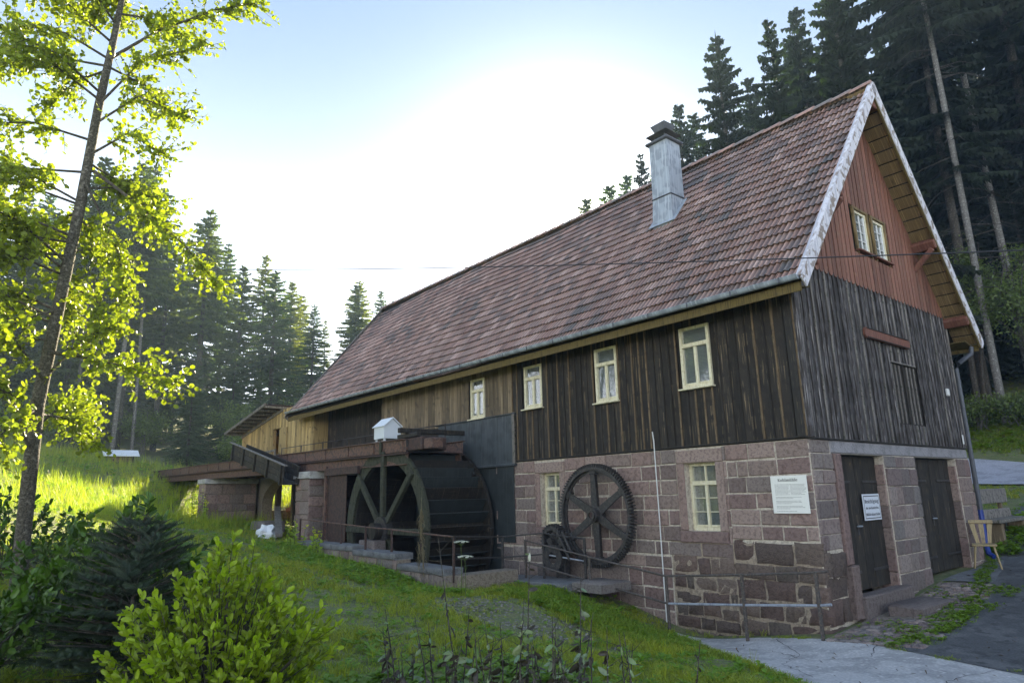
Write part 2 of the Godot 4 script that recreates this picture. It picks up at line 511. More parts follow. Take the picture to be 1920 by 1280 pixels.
# solid wall with rectangular holes [a0, a1, y0, y1], in the frame F, from depth d0 to d1 along the normal
func holed_wall(F: Transform3D, a0: float, a1: float, y0: float, y1: float, d0: float, d1: float, holes: Array) -> Mesh:
	var xs := [a0, a1]
	var ys := [y0, y1]
	for h in holes:
		for v: float in [h[0], h[1]]:
			if v > a0 and v < a1 and not xs.has(v): xs.append(v)
		for v: float in [h[2], h[3]]:
			if v > y0 and v < y1 and not ys.has(v): ys.append(v)
	xs.sort()
	ys.sort()
	var st := ST()
	var free := func(i: int, j: int) -> bool:
		if i < 0 or j < 0 or i >= xs.size() - 1 or j >= ys.size() - 1:
			return true
		var mx: float = (xs[i] + xs[i + 1]) * 0.5
		var my: float = (ys[j] + ys[j + 1]) * 0.5
		for h in holes:
			if mx > h[0] and mx < h[1] and my > h[2] and my < h[3]:
				return true
		return false
	for i in xs.size() - 1:
		for j in ys.size() - 1:
			if free.call(i, j):
				continue
			var p := func(a: float, y: float, d: float) -> Vector3: return F * Vector3(a, y, d)
			var l: float = xs[i]
			var r: float = xs[i + 1]
			var b: float = ys[j]
			var t: float = ys[j + 1]
			var c: Vector3 = p.call((l + r) / 2, (b + t) / 2, (d0 + d1) / 2)
			quad(st, p.call(l, b, d1), p.call(r, b, d1), p.call(r, t, d1), p.call(l, t, d1), c)
			quad(st, p.call(l, b, d0), p.call(r, b, d0), p.call(r, t, d0), p.call(l, t, d0), c)
			if free.call(i - 1, j): quad(st, p.call(l, b, d0), p.call(l, b, d1), p.call(l, t, d1), p.call(l, t, d0), c)
			if free.call(i + 1, j): quad(st, p.call(r, b, d0), p.call(r, b, d1), p.call(r, t, d1), p.call(r, t, d0), c)
			if free.call(i, j - 1): quad(st, p.call(l, b, d0), p.call(l, b, d1), p.call(r, b, d1), p.call(r, b, d0), c)
			if free.call(i, j + 1): quad(st, p.call(l, t, d0), p.call(l, t, d1), p.call(r, t, d1), p.call(r, t, d0), c)
	return done(st)

# ---------------------------------------------------------------- the ground
const GP := [[0.3, 0.4, -0.40], [-1.0, 0.5, -0.58], [-2.4, 0.5, -0.70], [0.5, 1.2, -0.42], [1.6, 2.8, -0.30], [-1.2, 1.5, -0.6], [2.0, 4.5, -0.10], [3.0, 7.0, 0.0], [5.2, 10.0, 0.0], [6.0, 3.0, -0.2],
	[0.7, -1.0, -0.28], [0.7, -2.6, -0.2], [0.6, -4.4, -0.02], [0.4, -6.5, 0.02], [0.3, -8.5, 0.3], [2.6, 0.0, -0.3], [3.5, -4.0, -0.02], [4.5, -8.0, 0.4], [0.5, -11.0, 0.8], [-0.5, -17.0, 1.65], [-1.0, -21.0, 2.3], [-1.5, -24.0, 3.8], [-2.0, -27.0, 5.0],
	[6.0, -17.0, 1.8], [8.0, -24.0, 3.8], [14.0, -10.0, 1.5], [12.0, 0.0, 0.3],
	[0.0, 6.0, 0.0], [-2.0, 7.0, 0.1], [-4.0, 9.6, 0.5], [-6.0, 5.0, 0.18], [-4.0, 3.0, -0.02], [-3.2, 1.7, -0.3], [-4.4, 1.1, -0.16], [-6.2, 1.5, -0.1], [-2.5, 1.0, -0.58], [-6.3, 2.8, -0.12], [-7.7, 3.0, 0.08], [-10.5, 3.1, 0.22],
	[-14.0, 2.9, 0.5], [-16.5, 1.0, 0.6], [-16.0, -4.0, 0.7], [-24.5, 2.8, 0.85], [-20.0, 4.5, 1.0], [-15.0, 9.0, 1.6], [-8.0, 9.0, 0.85], [-25.0, 8.0, 2.6], [-34.5, 5.4, 3.8], [-36.0, -1.0, 3.1], [-29.0, 1.0, 1.6], [-30.0, -6.0, 2.0], [-24.0, -12.0, 1.9], [-10.0, -12.0, 1.4],
	[-3.0, -36.0, 10.5], [-3.0, -50.0, 18.0], [10.0, -32.0, 9.0], [15.0, -50.0, 19.0], [-22.0, -34.0, 6.5], [-20.0, -60.0, 14.0], [-45.0, -38.0, 4.5], [-50.0, -10.0, 5.0], [-60.0, 5.0, 8.0], [-85.0, 0.0, 16.0], [-80.0, -30.0, 12.0], [-90.0, -70.0, 12.0],
	[-50.0, 18.0, 8.0], [-40.0, 28.0, 8.0], [-20.0, 22.0, 3.0], [5.0, 22.0, 0.4], [20.0, 10.0, 0.4], [24.0, -10.0, 2.5], [-8.0, 22.0, 1.5], [40.0, 40.0, 4.0], [45.0, -50.0, 22.0], [-60.0, 50.0, 12.0], [0.0, 50.0, 5.0], [-50.0, -85.0, 10.0]]

func rbf(ax: float, az: float, bx: float, bz: float) -> float:
	return sqrt((ax - bx) * (ax - bx) + (az - bz) * (az - bz) + 0.35)

func solve_ground() -> void:
	var n := GP.size()
	var m := n + 1
	var A := []
	for i in m:
		var row := PackedFloat64Array()
		row.resize(m + 1)
		for j in m:
			if i < n and j < n:
				row[j] = rbf(GP[i][0], GP[i][1], GP[j][0], GP[j][1])
			elif i < n or j < n:
				row[j] = 1.0
		row[m] = GP[i][2] if i < n else 0.0
		A.append(row)
	for c in m:
		var p := c
		for r in range(c + 1, m):
			if absf(A[r][c]) > absf(A[p][c]): p = r
		var tmp = A[c]
		A[c] = A[p]
		A[p] = tmp
		var pr: PackedFloat64Array = A[c]
		for r in range(c + 1, m):
			var rr: PackedFloat64Array = A[r]
			var f := rr[c] / pr[c]
			if f != 0.0:
				for k in range(c, m + 1):
					rr[k] -= f * pr[k]
				A[r] = rr
	rbf_w.resize(m)
	for c in range(m - 1, -1, -1):
		var s: float = A[c][m]
		for k in range(c + 1, m):
			s -= A[c][k] * rbf_w[k]
		rbf_w[c] = s / A[c][c]

func H0(x: float, z: float) -> float:
	var s: float = rbf_w[GP.size()]
	for k in GP.size():
		var g: Array = GP[k]
		s += rbf_w[k] * sqrt((x - g[0]) * (x - g[0]) + (z - g[1]) * (z - g[1]) + 0.35)
	return s

func in_pit(x: float, z: float) -> bool:
	return x > -13.0 and x < -6.3 and z > -0.2 and z < 2.4 and (x < -8.0 or z < 2.4)

func H(x: float, z: float) -> float:
	if x > -13.0 and x < -6.35 and z > -0.3 and z < 2.45:
		return -1.35 if x < -7.9 or z > 1.15 else H0(x, z) - 0.35
	var h := H0(x, z)
	if x < -0.1 and x > -27.0 and z < 0.0 and z > -7.0:
		h = minf(h, 0.0 if x > -14.0 else 0.62)
	return h

func sheet(L: Array, Rr: Array, n: int, m: int, lift: float) -> Mesh:
	var st := ST()
	st.set_smooth_group(0)
	var along := func(c: Array, t: float) -> Vector2:
		var k := t * (c.size() - 1)
		var i := mini(int(k), c.size() - 2)
		return Vector2(c[i][0], c[i][1]).lerp(Vector2(c[i + 1][0], c[i + 1][1]), k - i)
	var g := []
	for j in n + 1:
		var row := []
		var a: Vector2 = along.call(L, j / float(n))
		var b: Vector2 = along.call(Rr, j / float(n))
		for i in m + 1:
			var p := a.lerp(b, i / float(m))
			row.append(Vector3(p.x, H0(p.x, p.y) + lift, p.y))
		g.append(row)
	for j in n:
		for i in m:
			quad(st, g[j][i], g[j][i + 1], g[j + 1][i + 1], g[j + 1][i], g[j][i] + Vector3(0, -5, 0))
	return done(st)

const PAV_L := [[-2.7, 0.36], [-1.15, 1.45], [1.0, 3.2], [3.0, 5.0], [6.0, 8.2], [9.0, 11.0]]
const PAV_R := [[-1.0, 0.34], [0.45, 0.5], [2.6, 1.2], [5.0, 2.1], [9.0, 3.8], [13.0, 5.5]]
const ASP_L := [[1.1, 0.68], [1.35, -0.6], [1.25, -2.0], [1.0, -3.4], [0.6, -4.8], [0.35, -6.2], [0.1, -7.4], [-0.5, -9.5], [-0.6, -13.0], [-0.9, -16.5]]
const ASP_R := [[13.0, 5.5], [9.0, 2.0], [8.5, -1.0], [8.0, -3.5], [7.8, -5.0], [7.6, -6.5], [7.4, -8.0], [7.2, -10.0], [7.0, -13.0], [7.0, -16.0]]

func side_of(L: Array, x: float, z: float) -> float:
	# signed side of the polyline nearest to the point: positive on its right
	var best := 1e9
	var sd := 0.0
	for k in L.size() - 1:
		var a := Vector2(L[k][0], L[k][1])
		var b := Vector2(L[k + 1][0], L[k + 1][1])
		var q := Geometry2D.get_closest_point_to_segment(Vector2(x, z), a, b)
		var d := q.distance_to(Vector2(x, z))
		if d < best:
			best = d
			sd = signf((b - a).cross(Vector2(x, z) - a)) * d
	return sd

# 0 grass, 1 paved or built, 2 gravelly, 3 forest floor
func zone(x: float, z: float) -> int:
	if x > -27.3 and x < 0.15 and z < 0.15 and z > -7.2: return 1
	if x > -13.2 and x < -6.2 and z > -0.3 and z < 2.75: return 1
	if x > -8.2 and x < -4.3 and z > 0.0 and z < 1.1: return 1
	if x > -2.7 and side_of(PAV_L, x, z) < 0.04 and z > 0.2: return 1
	if x > -1.0 and z < 0.62 and z > -16.5 and x < 7.5: return 1
	if z < -16.3 and z > -21.3 and x > -26.0: return 1
	var d := Vector2((x + 3.0) * 0.55 + (z - 3.6) * 0.2, (z - 3.6) * 1.1).length()
	if d < 0.85: return 2
	return 0

func build_ground() -> void:
	var xs := []
	var zs := []
	var v := -14.0
	while v < 6.0:
		xs.append(v)
		v += 0.25
	var step := 0.3
	while v < 75.0:
		xs.append(v)
		step *= 1.14
		v += step
	v = -14.25
	step = 0.3
	while v > -150.0:
		xs.push_front(v)
		step *= 1.09
		v -= step
	v = -8.0
	while v < 11.5:
		zs.append(v)
		v += 0.25
	step = 0.3
	while v < 80.0:
		zs.append(v)
		step *= 1.16
		v += step
	v = -8.25
	step = 0.3
	while v > -120.0:
		zs.push_front(v)
		step *= 1.1
		v -= step
	var nz := FastNoiseLite.new()
	nz.seed = 4
	nz.frequency = 0.5
	var verts := PackedVector3Array()
	var idx := PackedInt32Array()
	var W := xs.size()
	for z: float in zs:
		for x: float in xs:
			var y := H(x, z)
			if zone(x, z) != 1:
				y += nz.get_noise_2d(x, z) * 0.05
			else:
				y -= 0.012
			verts.append(Vector3(x, y, z))
	for j in zs.size() - 1:
		for i in W - 1:
			var k := j * W + i
			idx.append_array([k, k + 1, k + W, k + 1, k + W + 1, k + W])
	var arr := []
	arr.resize(Mesh.ARRAY_MAX)
	arr[Mesh.ARRAY_VERTEX] = verts
	arr[Mesh.ARRAY_INDEX] = idx
	var am := ArrayMesh.new()
	am.add_surface_from_arrays(Mesh.PRIMITIVE_TRIANGLES, arr)
	var st := SurfaceTool.new()
	st.create_from(am, 0)
	st.generate_normals()
	struct("ground", st.commit(), MT.soil)
	var pv := struct("pavement", sheet(PAV_L, PAV_R, 40, 16, 0.014), MT.concrete)
	struct("asphalt_path", sheet(ASP_L, ASP_R, 50, 14, 0.018), MT.asphalt)
	struct("road", sheet([[-26, -17.0], [-10, -16.6], [0, -16.4], [8, -16.2], [30, -15.0]], [[-26, -21.5], [-10, -21.0], [0, -20.6], [8, -20.4], [30, -19.0]], 40, 8, 0.05), MT.road_skylit)

	struct("door_apron", sheet([[0.16, -4.0], [0.16, -5.5], [0.16, -7.0]], [[1.0, -4.0], [0.7, -5.5], [0.35, -7.0]], 16, 6, 0.03), MT.slab)
	var ck := ST()
	for c in [[[-0.6, 0.5], [0.3, 1.5], [0.5, 2.3], [1.2, 2.9]], [[0.9, 0.6], [1.1, 1.3], [0.6, 1.9]], [[2.4, 1.2], [2.2, 2.1], [2.7, 3.0], [2.9, 4.4]], [[-1.0, 1.2], [-0.2, 1.3], [0.4, 1.75]]]:
		for k in c.size() - 1:
			var a := Vector2(c[k][0], c[k][1])
			var b := Vector2(c[k + 1][0], c[k + 1][1])
			var q := a
			for t in 8:
				var e := a.lerp(b, (t + 1) / 8.0) + Vector2(rng.randf_range(-0.03, 0.03), rng.randf_range(-0.03, 0.03)) * (1.0 if t < 7 else 0.0)
				var nn := (e - q).orthogonal().normalized() * rng.randf_range(0.002, 0.005)
				var L := func(p: Vector2) -> Vector3: return Vector3(p.x, H0(p.x, p.y) + 0.0185, p.y)
				quad(ck, L.call(q - nn), L.call(q + nn), L.call(e + nn), L.call(e - nn), Vector3(q.x, -9, q.y))
				q = e
	var cm := part(pv, "crack", done(ck), MT.dark_void)
	cm.set_meta("kind", "stuff")
	# the cobbles by the first door
	var cob := struct("cobble_pavement", sheet([[0.14, 0.45], [0.14, -1.2], [0.14, -4.0]], [[1.2, 0.72], [1.42, -0.8], [1.0, -4.0]], 24, 8, 0.012), MT.mortar_dark)
	var made := 0
	var z := 0.55
	while z > -3.9 and made < 290:
		var xe := lerpf(1.3, 1.1, (0.6 - z) / 4.5) + rng.randf_range(-0.08, 0.08)
		var x := 0.2 + rng.randf() * 0.08
		while x < xe and made < 290:
			var w := rng.randf_range(0.11, 0.17)
			var skip := (z < -0.9 and z > -2.75 and x < 0.72) or rng.randf() < 0.04
			if not skip:
				var h := H0(x, z)
				var sm := stone_mesh(Vector3(w, 0.125, 0.1), 0.012)
				var b := Basis(Vector3.RIGHT, -PI / 2).rotated(Vector3.UP, rng.randf_range(-0.12, 0.12)).rotated(Vector3.RIGHT, rng.randf_range(-0.06, 0.06))
				part(cob, "cobble", sm, MT["graystone%d" % rng.randi_range(0, 5)], T3(Vector3(x + w * 0.5, h - 0.012 + rng.randf_range(-0.01, 0.008), z), b))
				made += 1
			x += w + 0.022
		z -= 0.145

# ---------------------------------------------------------------- the mill: walls
var mill: Node3D
const WIN_UP := [[-2.24, -1.60, 3.49, 4.63], [-4.43, -3.82, 3.49, 4.63], [-6.74, -6.12, 3.62, 4.63], [-8.90, -8.31, 3.60, 4.63]]
const WIN_LOW := [[-2.37, -1.72, 0.98, 2.15], [-6.30, -5.66, 0.98, 2.13]]
const DOORS := [[0.91, 2.65, -0.3, 2.2], [4.05, 6.25, 0.0, 2.2]]
const GWIN := [[2.85, 3.40, 6.16, 7.01], [3.68, 4.23, 6.16, 7.01]]

# vertical boards with their covering battens, cut round the holes
func boards(parent: Node, F: Transform3D, a0: float, a1: float, pitch: float, lo: Callable, hi: Callable, d: float, th: float, holes: Array, mats: String, batten := "", bw := 0.035, bname := "board") -> void:
	var n := int(round((a1 - a0) / pitch))
	var w := (a1 - a0) / n
	for k in n:
		var am := a0 + (k + 0.5) * w
		var segs := [[lo.call(am), hi.call(am)]]
		for h in holes:
			if am + w * 0.5 > h[0] and am - w * 0.5 < h[1]:
				var out := []
				for s in segs:
					if h[2] > s[0] and h[2] < s[1]: out.append([s[0], h[2]])
					if h[3] < s[1] and h[3] > s[0]: out.append([h[3], s[1]])
					if h[2] >= s[1] or h[3] <= s[0]: out.append(s)
				segs = out
		for s in segs:
			var hgt: float = s[1] - s[0]
			if hgt < 0.03: continue
			var jit := rng.randf_range(-0.006, 0.006)
			var m: Material = MT["%s%d" % [mats, rng.randi_range(0, 3)]]
			var tilt := Basis(Vector3.BACK, rng.randf_range(-0.003, 0.003))
			var e := 0.0 if batten != "" else rng.randf_range(0.0, 0.02)
			part(parent, bname, box(Vector3(snappedf(w - 0.008, 0.001), snappedf(hgt + e, 0.01), th), 0.004), m, F * T3(Vector3(am, (s[0] + s[1]) * 0.5 - e * 0.5, d + th * 0.5 + jit), tilt))
	if batten == "": return
	for k in n + 1:
		var am := a0 + k * w
		var segs := [[lo.call(am), hi.call(am)]]
		for h in holes:
			if am > h[0] - 0.01 and am < h[1] + 0.01:
				var out := []
				for s in segs:
					if h[2] > s[0] and h[2] < s[1]: out.append([s[0], h[2]])
					if h[3] < s[1] and h[3] > s[0]: out.append([h[3], s[1]])
					if h[2] >= s[1] or h[3] <= s[0]: out.append(s)
				segs = out
		for s in segs:
			var hgt: float = s[1] - s[0]
			if hgt < 0.03: continue
			var m: Material = MT[batten] if rng.randf() < 0.42 else MT["%s%d" % [mats, rng.randi_range(0, 3)]]
			part(parent, "batten", box(Vector3(bw, snappedf(hgt, 0.01), 0.03), 0.006), m, F * T3(Vector3(am + rng.randf_range(-0.006, 0.006), (s[0] + s[1]) * 0.5, d + th + 0.012), Basis(Vector3.BACK, rng.randf_range(-0.002, 0.002))))

# stones in courses, cut round the holes
func courses(parent: Node, F: Transform3D, a0: float, a1: float, y0: float, y1: float, hr: Vector2, wr: Vector2, d: float, rough: float, gap: float, holes: Array, mats: String) -> void:
	var y := y0
	while y < y1 - 0.05:
		var h := rng.randf_range(hr.x, hr.y)
		if y1 - (y + h) < hr.x * 0.7: h = y1 - y
		var ivs := [[a0, a1]]
		for ho in holes:
			if ho[3] > y + h * 0.3 and ho[2] < y + h * 0.7:
				var out := []
				for s in ivs:
					if ho[1] <= s[0] or ho[0] >= s[1]:
						out.append(s)
						continue
					if ho[0] > s[0]: out.append([s[0], ho[0]])
					if ho[1] < s[1]: out.append([ho[1], s[1]])
				ivs = out
		for s in ivs:
			var a: float = s[0]
			while a < s[1] - 0.02:
				var w := rng.randf_range(wr.x, wr.y) * (1.0 if rng.randf() > 0.2 else 0.55)
				if s[1] - (a + w) < wr.x * 0.5: w = s[1] - a
				var dy := rng.randf_range(-1, 1) * rough * 0.8
				var sz := Vector3(maxf(w - gap * rng.randf_range(0.7, 1.3), 0.05), maxf(h - gap * rng.randf_range(0.7, 1.3), 0.05), 0.14)
				var tlt := Basis(Vector3.BACK, rng.randf_range(-1, 1) * rough * 1.2)
				part(parent, "stone_block", stone_mesh(sz, rough), MT["%s%d" % [mats, rng.randi_range(0, 5)]], F * T3(Vector3(a + w * 0.5, y + h * 0.5 + dy, d - 0.05 + rng.randf_range(-0.006, 0.012) + rough * rng.randf_range(-0.3, 0.9)), tlt))
				a += w
		y += h

func build_mill() -> void:
	mill = thing("mill_building", "long old mill of red sandstone below dark timber under a steep red tiled roof", "mill", Vector3.ZERO)
	# stone walls: mortar core with the stones as pieces in it
	var low_holes := []
	for h in WIN_LOW: low_holes.append([h[0] - 0.0, h[1] + 0.0, h[2], h[3]])
	var core := part(mill, "front_stone_wall", holed_wall(FL, -7.95, -0.004, -1.6, 2.42, -0.5, -0.002, low_holes), MT.mortar)
	var surround := []
	for h in WIN_LOW: surround.append([h[0] - 0.17, h[1] + 0.17, h[2] - 0.2, h[3] + 0.24])
	var plain := [[-5.55, -2.85, -2.0, 0.5], [-8.2, -6.55, -2.0, 0.4]]
	courses(core, FL, -1.5, 0.0, 0.86, 2.42, Vector2(0.19, 0.3), Vector2(0.34, 0.76), -0.005, 0.007, 0.026, surround, "stone")
	courses(core, FL, -7.9, -1.5, 0.54, 2.42, Vector2(0.2, 0.29), Vector2(0.36, 0.72), -0.005, 0.007, 0.026, surround, "stone")
	courses(core, FL, -2.75, -1.5, -1.05, 0.55, Vector2(0.16, 0.3), Vector2(0.24, 0.6), -0.004, 0.03, 0.03, surround + plain, "rubble")
	courses(core, FL, -1.5, 0.04, -0.85, 0.86, Vector2(0.19, 0.34), Vector2(0.26, 0.85), -0.004, 0.03, 0.032, surround + plain, "rubble")
	courses(core, FL, -5.5, -2.8, -1.05, 0.52, Vector2(0.28, 0.4), Vector2(0.5, 0.95), -0.012, 0.005, 0.014, surround, "stone")
	courses(core, FL, -7.9, -5.5, -1.25, 0.52, Vector2(0.26, 0.36), Vector2(0.45, 0.8), -0.01, 0.012, 0.02, surround, "graystone")
	part(mill, "rubble_mortar", holed_wall(FL, -2.78, -0.02, -1.6, 0.8, -0.02, 0.006, []), MT.mortar_mid)
	# dressed window surrounds
	for h in WIN_LOW:
		var cx: float = (h[0] + h[1]) * 0.5
		var ww: float = h[1] - h[0]
		part(core, "window_lintel", stone_mesh(Vector3(ww + 0.33, 0.23, 0.16), 0.004), MT.stone4, FL * T3(Vector3(cx, h[3] + 0.118, -0.055)))
		part(core, "window_sill_stone", stone_mesh(Vector3(ww + 0.33, 0.19, 0.2), 0.004), MT.stone1, FL * T3(Vector3(cx, h[2] - 0.1, -0.05)))
		for sg: float in [-1.0, 1.0]:
			part(core, "window_jamb", stone_mesh(Vector3(0.16, h[3] - h[2] - 0.005, 0.3), 0.004), MT["stone%d" % (0 if sg < 0 else 4)], FL * T3(Vector3(cx + sg * (ww * 0.5 + 0.084), (h[2] + h[3]) * 0.5, -0.125)))
	# gable: piers between and beside the two doors
	var gh := []
	for h in DOORS: gh.append([h[0], h[1], -2.0, 2.2])
	var gcore := part(mill, "gable_stone_wall", holed_wall(FG, 0.0, 7.03, -1.6, 2.40, -0.5, -0.002, gh), MT.mortar)
	var gs := []
	for h in DOORS: gs.append([h[0] - 0.01, h[1] + 0.01, -2.0, 2.21])
	courses(gcore, FG, 0.0, 0.66, -1.0, 0.72, Vector2(0.22, 0.38), Vector2(0.26, 0.66), 0.0, 0.028, 0.034, gs, "rubble")
	courses(gcore, FG, 0.0, 0.68, 0.72, 2.2, Vector2(0.22, 0.31), Vector2(0.3, 0.68), 0.0, 0.006, 0.02, gs, "graystone")
	courses(gcore, FG, 2.65, 4.05, -0.5, 2.2, Vector2(0.24, 0.34), Vector2(0.3, 0.72), 0.0, 0.007, 0.018, gs, "graystone")
	courses(gcore, FG, 6.25, 7.03, -0.5, 2.2, Vector2(0.24, 0.34), Vector2(0.38, 0.72), 0.0, 0.007, 0.018, gs, "stone")
	# tall jamb stones of the first door, its foot standing proud
	part(gcore, "door_jamb", stone_mesh(Vector3(0.22, 1.72, 0.26), 0.006), MT.stone1, FG * T3(Vector3(0.8, 1.34, -0.07)))
	part(gcore, "door_jamb", stone_mesh(Vector3(0.24, 0.78, 0.32), 0.008), MT.stone3, FG * T3(Vector3(0.79, 0.08, -0.04)))
	for dz: float in [2.65, 6.25]:
		for k in 6:
			part(gcore, "reveal_stone", stone_mesh(Vector3(0.3, 0.36, 0.06), 0.006), MT["stone%d" % (k % 5)], T3(Vector3(-0.165, 0.02 + k * 0.37 + 0.0, -dz + 0.012)))
	# the long concrete lintel over both doors
	part(gcore, "lintel_beam", box(Vector3(6.3, 0.21, 0.34), 0.02), MT.lintel, FG * T3(Vector3(3.82, 2.31, -0.15)))
	part(gcore, "corner_stone", stone_mesh(Vector3(0.64, 0.21, 0.2), 0.005), MT.graystone2, FG * T3(Vector3(0.32, 2.31, -0.085)))
	# far sides and inner floors so that the house is closed
	part(mill, "back_wall", holed_wall(FL, -13.4, -0.5, -1.6, 5.2, -7.03, -6.7, []), MT.plaster)
	part(mill, "upper_back_wall", holed_wall(FL, -19.5, -13.4, 3.15, 5.2, -7.03, -6.7, []), MT.brown_board0)
	part(mill, "far_gable_wall", gable_mesh(-19.5, -19.35), MT.brown_board3)
	part(mill, "ground_floor", box(Vector3(13.3, 0.1, 6.2)), MT.plaster, T3(Vector3(-6.7, -0.2, -3.6)))
	part(mill, "upper_floor", box(Vector3(12.9, 0.14, 6.16)), MT.brown_board0, T3(Vector3(-6.95, 2.5, -3.6)))
	part(mill, "loft_floor", box(Vector3(18.8, 0.1, 6.3)), MT.brown_board0, T3(Vector3(-9.8, 5.1, -3.55)))
	# timber storey, long side: sheathing and boards
	var bh := []
	for h in WIN_UP: bh.append([h[0], h[1], h[2], h[3]])
	part(mill, "front_sheathing", holed_wall(FL, -7.3, -0.06, 2.43, 5.0, -0.16, -0.02, bh), MT.dark_board3)
	part(mill, "front_sheathing", holed_wall(FL, -13.7, -7.3, 2.3, 5.0, -0.16, -0.02, bh), MT.dark_board3)
	var skirt := part(mill, "front_boarding", box(Vector3(7.3, 0.03, 0.07)), MT.black_wood, T3(Vector3(-3.62, 2.45, 0.01)))
	var top := func(_a: float) -> float: return 4.93
	boards(skirt, FL, -7.2, 0.0, 0.178, func(_a: float) -> float: return 2.44, top, -0.012, 0.02, bh, "dark_board", "batten")
	boards(skirt, FL, -13.7, -7.2, 0.181, func(_a: float) -> float: return 3.52, top, -0.012, 0.02, bh, "brown_board", "", 0.03)
	part(skirt, "corner_board", box(Vector3(0.13, 2.5, 0.05)), MT.black_wood, T3(Vector3(-0.075, 3.7, 0.035)))
	# tarred sheets behind the wheel
	for k in 5:
		var a := -7.08 - 0.66 * k
		part(mill, "tarred_panel", box(Vector3(0.65, 1.17, 0.03), 0.004), MT.tar, T3(Vector3(a - 0.33, 2.975, 0.045)))
	part(mill, "panel_ledge", box(Vector3(3.4, 0.06, 0.1), 0.01), MT.tar, T3(Vector3(-8.78, 2.37, 0.05)))
	part(mill, "panel_cap", box(Vector3(3.4, 0.03, 0.09), 0.006), MT.tar, T3(Vector3(-8.78, 3.575, 0.045)))
	part(mill, "panel_post", box(Vector3(0.09, 1.25, 0.06), 0.006), MT.old_wood, T3(Vector3(-7.13, 2.98, 0.05)))
	for k in 5:
		part(mill, "lower_panel", box(Vector3(1.18, 3.7, 0.05), 0.004), MT.tar_dark, T3(Vector3(-8.33 - k * 1.19, 0.49, 0.0 - 0.005 * (k % 2))))
	part(mill, "lower_panel", box(Vector3(0.62, 1.75, 0.03), 0.004), MT.tar_dark, T3(Vector3(-7.48, 1.48, 0.045)))
	# gable timber: grey below, red above
	part(mill, "gable_sheathing", gable_mesh(-0.16, -0.02), MT.dark_board3)
	var gskirt := part(mill, "gable_boarding", box(Vector3(0.07, 0.03, 7.06)), MT.black_wood, T3(Vector3(0.012, 2.43, -3.515)))
	var hatch := [[3.63, 4.75, 2.82, 4.02]]
	boards(gskirt, FG, 0.0, 7.03, 0.176, func(_a: float) -> float: return 2.44, func(_a: float) -> float: return 5.43, -0.012, 0.02, hatch, "gray_board", "gray_batten", 0.05)
	boards(gskirt, FG, 3.65, 4.73, 0.18, func(_a: float) -> float: return 2.84, func(_a: float) -> float: return 4.0, -0.04, 0.02, [], "dark_board", "gray_batten", 0.035, "hatch_board")
	part(gskirt, "hatch_lintel", box(Vector3(1.16, 0.03, 0.06)), MT.gray_batten, FG * T3(Vector3(4.19, 4.03, 0.01)))
	part(gskirt, "corner_board", box(Vector3(0.12, 2.9, 0.05)), MT.gray_board2, FG * T3(Vector3(0.06, 3.9, 0.035)))
	var red := part(mill, "red_boarding", box(Vector3(0.05, 0.04, 6.9)), MT.red_board3, T3(Vector3(-0.005, 5.42, -3.515)))
	var gtop := func(a: float) -> float: return 5.57 + (3.515 - absf(a - 3.515)) * 1.2107
	var nb := 40
	var w := 7.03 / nb
	for k in nb:
		var a := (k + 0.5) * w
		var segs := [[5.37, gtop.call(a) - 0.2]]
		for h in GWIN:
			if a + w * 0.5 > h[0] - 0.06 and a - w * 0.5 < h[1] + 0.06:
				segs = [[5.37, h[2] - 0.07], [h[3] + 0.07, gtop.call(a) - 0.2]]
		for s in segs:
			var lo: float = s[0]
			var hi: float = s[1]
			if hi - lo < 0.05: continue
			var poly := PackedVector2Array()
			var hw := w * 0.5 - 0.014
			if lo < 5.4:
				for q in 7:
					var an := PI + PI * q / 6.0
					poly.append(Vector2(cos(an) * hw, lo + hw + sin(an) * hw))
			else:
				poly.append(Vector2(-hw, lo))
				poly.append(Vector2(hw, lo))
			var sl := 1.2107 * (1.0 if a < 3.515 else -1.0) if hi > 7.1 or lo < 5.4 and segs.size() == 1 or hi > 7.0 else 0.0
			poly.append(Vector2(hw, hi + sl * hw))
			poly.append(Vector2(-hw, hi - sl * hw))
			part(red, "red_board", prism(poly, 0.0, 0.03), MT["red_board%d" % rng.randi_range(0, 2)], FG * T3(Vector3(a, 0, 0.012 + rng.randf_range(-0.003, 0.003))))

# the gable's outline as a slab between two x
func gable_mesh(x0: float, x1: float) -> Mesh:
	var poly := PackedVector2Array([Vector2(0.1, 2.95), Vector2(6.93, 2.95), Vector2(6.93, 5.35), Vector2(3.515, 9.5), Vector2(0.1, 5.35)])
	if x0 > -5:
		# leave openings for the two gable windows
		var st := ST()
		for pl in [[[0.1, 2.43], [6.93, 2.43], [6.93, 5.35], [6.23, 6.16], [0.80, 6.16], [0.1, 5.35]], [[0.80, 6.16], [2.85, 6.16], [2.85, 7.01], [1.50, 7.01]], [[3.40, 6.16], [3.68, 6.16], [3.68, 7.01], [3.40, 7.01]], [[4.23, 6.16], [6.23, 6.16], [5.53, 7.01], [4.23, 7.01]], [[1.50, 7.01], [5.53, 7.01], [3.515, 9.5]]]:
			var pp := PackedVector2Array()
			for q in pl: pp.append(Vector2(q[0], q[1]))
			add_prism(st, pp, x0, x1, FG)
		return done(st)
	var st2 := ST()
	add_prism(st2, poly, x0, x1, FG)
	return done(st2)

